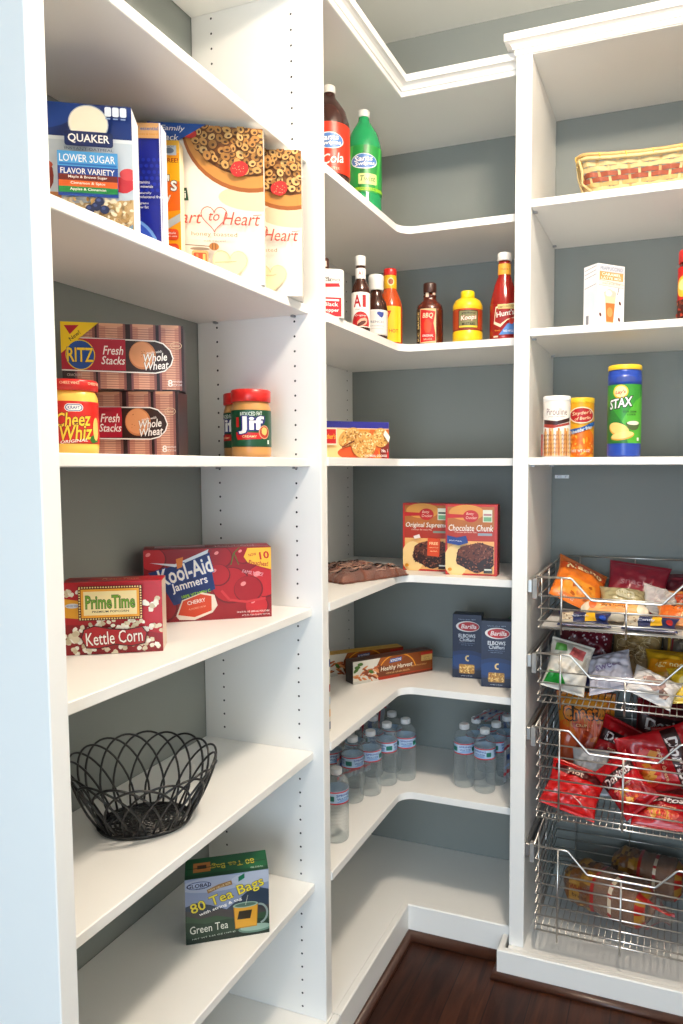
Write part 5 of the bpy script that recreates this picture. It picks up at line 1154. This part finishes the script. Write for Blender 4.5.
for x, y, rz, lb, k in ((.512, .468, 5, 'navy candy packet with yellow print, left of two in the top basket', 1), (.668, .466, -4, 'navy candy packet with yellow print, right of two in the top basket', 2)):
    a = Art(80 + k); a.rect(4, 8, 40, 52, '#d9cdb8'); a.scatter((6, 10, 38, 50), 14, 3, 2, ['#8a6a4a', '#c2a888']); a.poly([(70, 10), (100, 14), (96, 50), (74, 46)], '#e8b92c'); a.text('Candy', 60, 30, 44, 14, '#d8dcec', .03); a.ell(120, 30, 9, 12, '#c23a34' if k > 1 else '#2c58b0')
    bag('candy_packet', .135, .062, .018, NAVY, a, (x, y + .012, z1 + .022), R3(-66, 0, rz), lb, 'packet', 'candy packets', 20 + k, crumple=.6)
# --- second basket, floor z2
GC = 'bags in the second wire basket'
bag('frozen_fruit_bag', .16, .17, .075, foil('wine', '#6a1526'), Art(84).scatter((20, 60, 140, 165), 46, 4, 2.4, ['#d8ccd0', '#b5909a', '#efe8ea']), (.500, .700, z2 + .088), R3(-20, 4, 12), 'wine red bag with white flecks at the back of the second basket', 'bag', GC, 31)
NOOD = noise_mat('noodle_tan', rgb('#a98a58'), .4, .35, 55, bump=.6, bscale=120)
nd = Art(85); rr_ = random.Random(4)
for k in range(46):
    x, y = rr_.uniform(22, 122), rr_.uniform(26, 136); nd.arc(x, y, rr_.uniform(8, 26), rr_.uniform(6, 18), rr_.uniform(0, 180), rr_.uniform(200, 330), 1.8, rr_.choice(['#d8bd86', '#8a6c3e', '#c4a468', '#e6d2a4']), 7)
bag('noodle_bag', .145, .16, .07, NOOD, nd, (.657, .735, z2 + .085), R3(-16, 0, -4), 'clear bag of tan noodles at the back of the second basket', 'bag', GC, 32)
a = Art(86); a.rect(0, 0, 140, 46, '#c9962c'); a.line([(10, 0), (26, 170)], 8, '#b5902c'); a.line([(22, 10), (36, 160)], 5, '#8c2028'); a.scatter((40, 60, 130, 155), 50, 8, 3, ['#7a6c58', '#5c5044', '#94866c', '#463c34'])
bag('pasta_bag', .14, .17, .07, noise_mat('pasta_brown', rgb('#5e5244'), .35, .3, 40, bump=.4), a, (.768, .722, z2 + .086), R3(-14, 0, -6), 'clear bag of brown pasta with a red and yellow edge, right of the second basket', 'bag', GC, 33)
a = Art(87); a.poly([(4, 10), (60, 16), (40, 40), (6, 42)], '#1f9a3c'); a.poly([(50, 90), (90, 84), (96, 112), (60, 118)], '#c86a6a'); a.poly([(10, 96), (44, 100), (40, 120), (12, 118)], '#6fae5a'); a.scatter((10, 40, 100, 90), 10, 8, 5, ['#e9e4da', '#cfc7b8'])
bag('rice_bag', .115, .135, .07, foil('milky', '#d8d2c6', .35), a, (.474, .512, z2 + .076), R3(-26, 14, 8), 'milky white and green bag at the front left of the second basket', 'bag', GC, 34, crumple=1.3)
bag('foil_bag', .12, .10, .05, NAVY, None, (.560, .600, z2 + .050), R3(-40, 0, 6), 'dark navy bag just behind the white bags of the second basket', 'bag', GC, 35)
SHEER = clear_mat('sheer_bag', (.90, .91, .95), .45, .12, .8)
bag('clear_bag', .125, .11, .06, noise_mat('frosted_lilac', rgb('#b9b6c2'), .2, .2, 30, bump=.4, bscale=60), Art(88).text('sweet', 64, 60, 70, 14, '#8a7a9c', .02).rect(60, 8, 116, 24, '#dad4dc'), (.588, .507, z2 + .062), R3(-42, -16, 4), 'frosted lilac bag in the middle front of the second basket', 'bag', GC, 36, crumple=1.8)
bag('marshmallow_bag', .12, .09, .05, foil('chalk', '#d6d0cc', .3), Art(89).ell(60, 40, 30, 18, '#b59a92', 14, 0, .2)  .ell(92, 24, 16, 10, '#9c7c70', 12, 0, .2), (.676, .502, z2 + .052), R3(-56, 20, -8), 'chalk white bag sloping to the right in the second basket', 'bag', GC, 37, crumple=1.6)
a = Art(90); a.rect(10, 30, 160, 70, '#e8a01c'); a.text('egg noodles', 85, 52, 120, 20, '#f6e6b0', .03); a.ell(150, 30, 24, 14, '#d9861c')
bag('noodle_bag', .17, .11, .05, foil('sunny', '#d9a41e', .3), a, (.737, .612, z2 + .070), R3(-46, 0, -6), 'yellow noodle bag at the right of the second basket', 'bag', GC, 38)
a = Art(91); a.ell(55, 52, 32, 20, '#efe0a8', 18); a.text('Egg', 55, 52, 36, 16, '#3a3a2c', .04)
bag('noodle_bag', .11, .10, .04, foil('lemon', '#e6bd2a', .3), a, (.776, .512, z2 + .052), R3(-44, -6, 4), 'bright yellow bag with a pale oval, front right of the second basket', 'bag', GC, 39)
# --- third basket, floor z3
GD = 'bags in the third wire basket'
a = Art(92); w_, h_ = 170, 250
a.rect(0, 150, 170, 250, '#cf8a2a'); a.ell(85, 150, 92, 30, '#d8641c', 24); a.ell(85, 222, 60, 14, '#e0a03a', 22); a.text('Cheetos', 85, 194, 140, 42, '#e88a24', .05, 0, 4, ('#141210', .12)); a.rect(44, 150, 126, 164, '#b5401c'); a.text('CRUNCHY', 85, 157, 64, 8, '#f2d8a0', .03)
a.scatter((20, 80, 150, 140), 20, 16, 6, ['#d9601c', '#e8842c', '#b8461a'], None, .15, 8); a.rect(50, 30, 120, 80, '#c9c4bc'); a.rect(54, 34, 116, 50, '#8c8a88')
bag('chip_bag', .17, .250, .06, foil('cheese_orange', '#c8501a'), a, (.512, .690, z3 + .132), R3(-12, 0, 8), 'tall orange cheese puff bag standing at the left of the deep red-bag basket', 'bag', GD, 41)
RED = foil('red', '#b0141c', .25); DRED = foil('dark_red', '#6a1018', .3)
def dor(seed, w, h):
    a = Art(seed); a.poly([(0, h * .56), (w, h * .62), (w, h * .80), (0, h * .76)], '#3a0a0e'); a.text('Doritos', w * .5, h * .68, w * .80, h * .15, '#f2ece8', .05, .2, 4, ('#8c1014', .05)); a.ell(w * .5, h * .3, w * .3, h * .14, '#d9402a', 18); a.scatter((w * .3, h * .2, w * .7, h * .4), 10, w * .09, w * .06, ['#e09a3a', '#d9762c', '#f0b860'], None, .3, 4); a.text('nacho cheese', w * .5, h * .48, w * .5, h * .05, '#f0c8a0', .02); return a
bag('chip_bag', .18, .21, .07, DRED, dor(93, 180, 210), (.706, .748, z3 + .138), R3(-12, 12, 14), 'dark red chip bag leaning at the back right of the third basket', 'bag', GD, 42)
bag('chip_bag', .14, .17, .055, RED, dor(94, 140, 170), (.626, .640, z3 + .105), R3(-26, 24, 4), 'red chip bag between the orange bag and the right hand pile, third basket', 'bag', GD, 43, crumple=1.5)
bag('chip_bag', .18, .21, .065, RED, dor(95, 180, 210), (.706, .556, z3 + .125), R3(-14, 72, 0), 'red chip bag with its white name running upright, front right of the third basket', 'bag', GD, 44, crumple=1.3)
bag('chip_bag', .13, .19, .06, RED, dor(96, 130, 190), (.757, .660, z3 + .110), R3(-16, -14, -8), 'red chip bag farthest right in the third basket', 'bag', GD, 45)
bag('chip_bag', .11, .14, .05, RED, dor(97, 110, 140), (.588, .512, z3 + .072), R3(-30, -44, 6), 'small red chip bag lying at the middle front of the third basket', 'bag', GD, 46, crumple=1.6)
bag('chip_bag', .15, .13, .055, foil('scarlet', '#cf1c1c', .2), Art(98).rect(10, 90, 140, 112, '#5a0c10').text('Hot', 70, 101, 44, 16, '#f2d8c8', .04).line([(20, 30), (80, 40), (120, 20)], 2.4, '#e8c0b8'), (.482, .516, z3 + .060), R3(-44, 12, -4), 'glossy scarlet bag lying at the front left of the third basket', 'bag', GD, 47, crumple=1.4)
bag('foil_bag', .10, .12, .045, foil('silver', '#a8a8aa', .2), None, (.545, .590, z3 + .085), R3(-30, 0, 6), 'silver back of a chip bag in the middle of the third basket', 'bag', GD, 48, crumple=1.8)
bag('chip_bag', .15, .11, .04, RED, dor(100, 150, 110), (.700, .500, z3 + .040), R3(-62, 0, 4), 'red chip bag lying low under the upright-lettered one, front right of the deep basket', 'bag', GD, 49, crumple=1.3)
# --- bottom basket: bread
def loaf(x, y, z, rz, L, W2, H2, label, seed, open_end):
    root = MB(); n, m = 28, 24; vs = []; fs = []
    def S(i, a, k=1.0):
        u = i / (m - 1); s = min(1, min(u, 1 - u) * 6 + .35) ** .5
        ca, sa = math.cos(a), math.sin(a); e = .62
        X = W2 * s * k * (abs(ca) ** e) * (1 if ca > 0 else -1); Zz = H2 * s * k * (abs(sa) ** e) * (1 if sa > 0 else -1)
        if sa > 0: X *= 1 + .06 * sa
        return ((u - .5) * L, X, H2 * 1.0 + Zz + .002 * math.sin(i * 1.9 + seed))
    for i in range(m):
        for j in range(n): vs.append(S(i, 2 * PI * j / n))
    for i in range(m - 1):
        for j in range(n): fs.append([i * n + j, i * n + (j + 1) % n, (i + 1) * n + (j + 1) % n, (i + 1) * n + j])
    fs += [list(range(n)), [(m - 1) * n + j for j in range(n)][::-1]]
    root.add(vs, fs, noise_mat('bread_crust', rgb('#7d553b'), .6, .3, 35, bump=.4, bscale=90), True)
    o = root.obj('bread_loaf', None, (x, y, z), (0, 0, rz)); tag(o, label, 'bread', 'wrapped bread loaves')
    q = MB(); k_ = 1.03
    vs2 = []
    for i in range(m):
        for j in range(n): p = S(i, 2 * PI * j / n, 1.035); vs2.append((p[0] * 1.02, p[1] + .001 * math.sin(j * 3 + i), max(p[2], .0006)))
    FILMB = clear_mat('bread_bag', (.94, .90, .85), .06, .1, .8, .2)
    YB, RB_, OB = foil('bread_yellow', '#a5762a', .3), foil('bread_red', '#a81e1a', .3), foil('bread_orange', '#7a4a1e', .3)
    for i in range(m - 1):
        for j in range(n):
            a = 2 * PI * (j + .5) / n; u = i / (m - 1)
            c = FILMB
            if u < .36 and (i + j) % 9 not in (2, 5): c = OB if (i // 3 + j // 4) % 2 else YB
            if .36 <= u < .42: c = RB_
            if .60 < u < .64 or .70 < u < .73: c = foil('bread_cream', '#d8c4a8', .3) if j % 3 else RB_
            if u > .88: c = RB_ if j % 4 < 2 else YB
            q.add([vs2[i * n + j], vs2[i * n + (j + 1) % n], vs2[(i + 1) * n + (j + 1) % n], vs2[(i + 1) * n + j]], [[0, 1, 2, 3]], c, True)
    # gathered neck of the bag
    ring = []
    for s in range(8):
        t = s / 7; rr2 = W2 * .9 * (1 - t) ** 1.5 + .006 + (.014 * max(0, t - .6) * 2.5)
        ring.append([(L / 2 + .005 + .055 * t, rr2 * math.cos(2 * PI * j / 16) * (1 + .15 * math.sin(j * 4)), H2 + rr2 * .8 * math.sin(2 * PI * j / 16)) for j in range(16)])
    for s in range(7):
        for j in range(16): q.add([ring[s][j], ring[s][(j + 1) % 16], ring[s + 1][(j + 1) % 16], ring[s + 1][j]], [[0, 1, 2, 3]], FILMB if j % 5 else RB_, True)
    a = Art(99); a.text('WHEAT', 62, 14, 62, 18, '#8a1c14', .04); a.text('bread', 62, -8, 44, 12, '#5a2c14', .03)
    a.emit(q, lambda u, v, oo: (u / 1000 - L / 2, -W2 * 1.06 - oo - .001, H2 + v / 1000 * .9), 1e-3, 1e-4)
    q.obj('wrapper', o)
loaf(.575, .590, z4 + .0002, R3(-22)[0], .235, .058, .052, 'bread loaf in a printed bag in front in the bottom basket', 1, 0)
loaf(.672, .730, z4 + .0002, R3(-8)[0], .190, .055, .050, 'bread loaf behind on the right in the bottom basket', 2, 0)

# settle the soft bags against each other
NUDGE = {'chip_bag': (-0.0116, 0.0027, 0.0144), 'snack_bag': (0.0024, 0.0024, 0.0015), 'snack_bag.002': (-0.0015, 0.0107, 0.0006), 'cookie_roll': (-0.0048, -0.0141, 0.0011), 'crumpled_bag': (-0.0075, 0.001, 0.0029), 'cracker_bag': (0.0041, -0.0147, 0.0), 'cracker_bag.001': (-0.0024, 0.0186, 0.0), 'candy_packet': (-0.0028, -0.0023, 0.0), 'candy_packet.001': (0.0023, -0.0013, 0.0), 'frozen_fruit_bag': (-0.0079, -0.0029, 0.0), 'noodle_bag': (-0.0284, 0.0066, 0.003), 'pasta_bag': (-0.0062, -0.0033, 0.0), 'rice_bag': (-0.0069, -0.0032, 0.0041), 'clear_bag': (-0.0166, 0.0253, 0.0061), 'marshmallow_bag': (0.0058, -0.0144, 0.0), 'noodle_bag.002': (-0.0041, 0.0281, 0.0), 'chip_bag.001': (-0.0171, 0.0119, 0.0048), 'chip_bag.002': (-0.0009, 0.0034, 0.0006), 'chip_bag.003': (-0.0394, 0.0163, 0.0116), 'chip_bag.004': (0.0011, 0.0228, 0.0141), 'chip_bag.005': (-0.0058, 0.0097, 0.0), 'chip_bag.006': (0.031, -0.0163, 0.0238), 'chip_bag.007': (0.0046, -0.015, 0.0019), 'foil_bag.001': (-0.0214, -0.0143, 0.0), 'chip_bag.008': (0.0071, -0.0021, 0.0), 'bread_loaf': (0.0, 0.0, 0.0025), 'bread_loaf.001': (0.0, 0.0, 0.0026), 'noodle_bag.001': (-0.0003, 0.0011, 0.0001)}
for n_, d_ in NUDGE.items():
    o_ = bpy.data.objects[n_]; o_.location = Vector(o_.location) + Vector(d_)
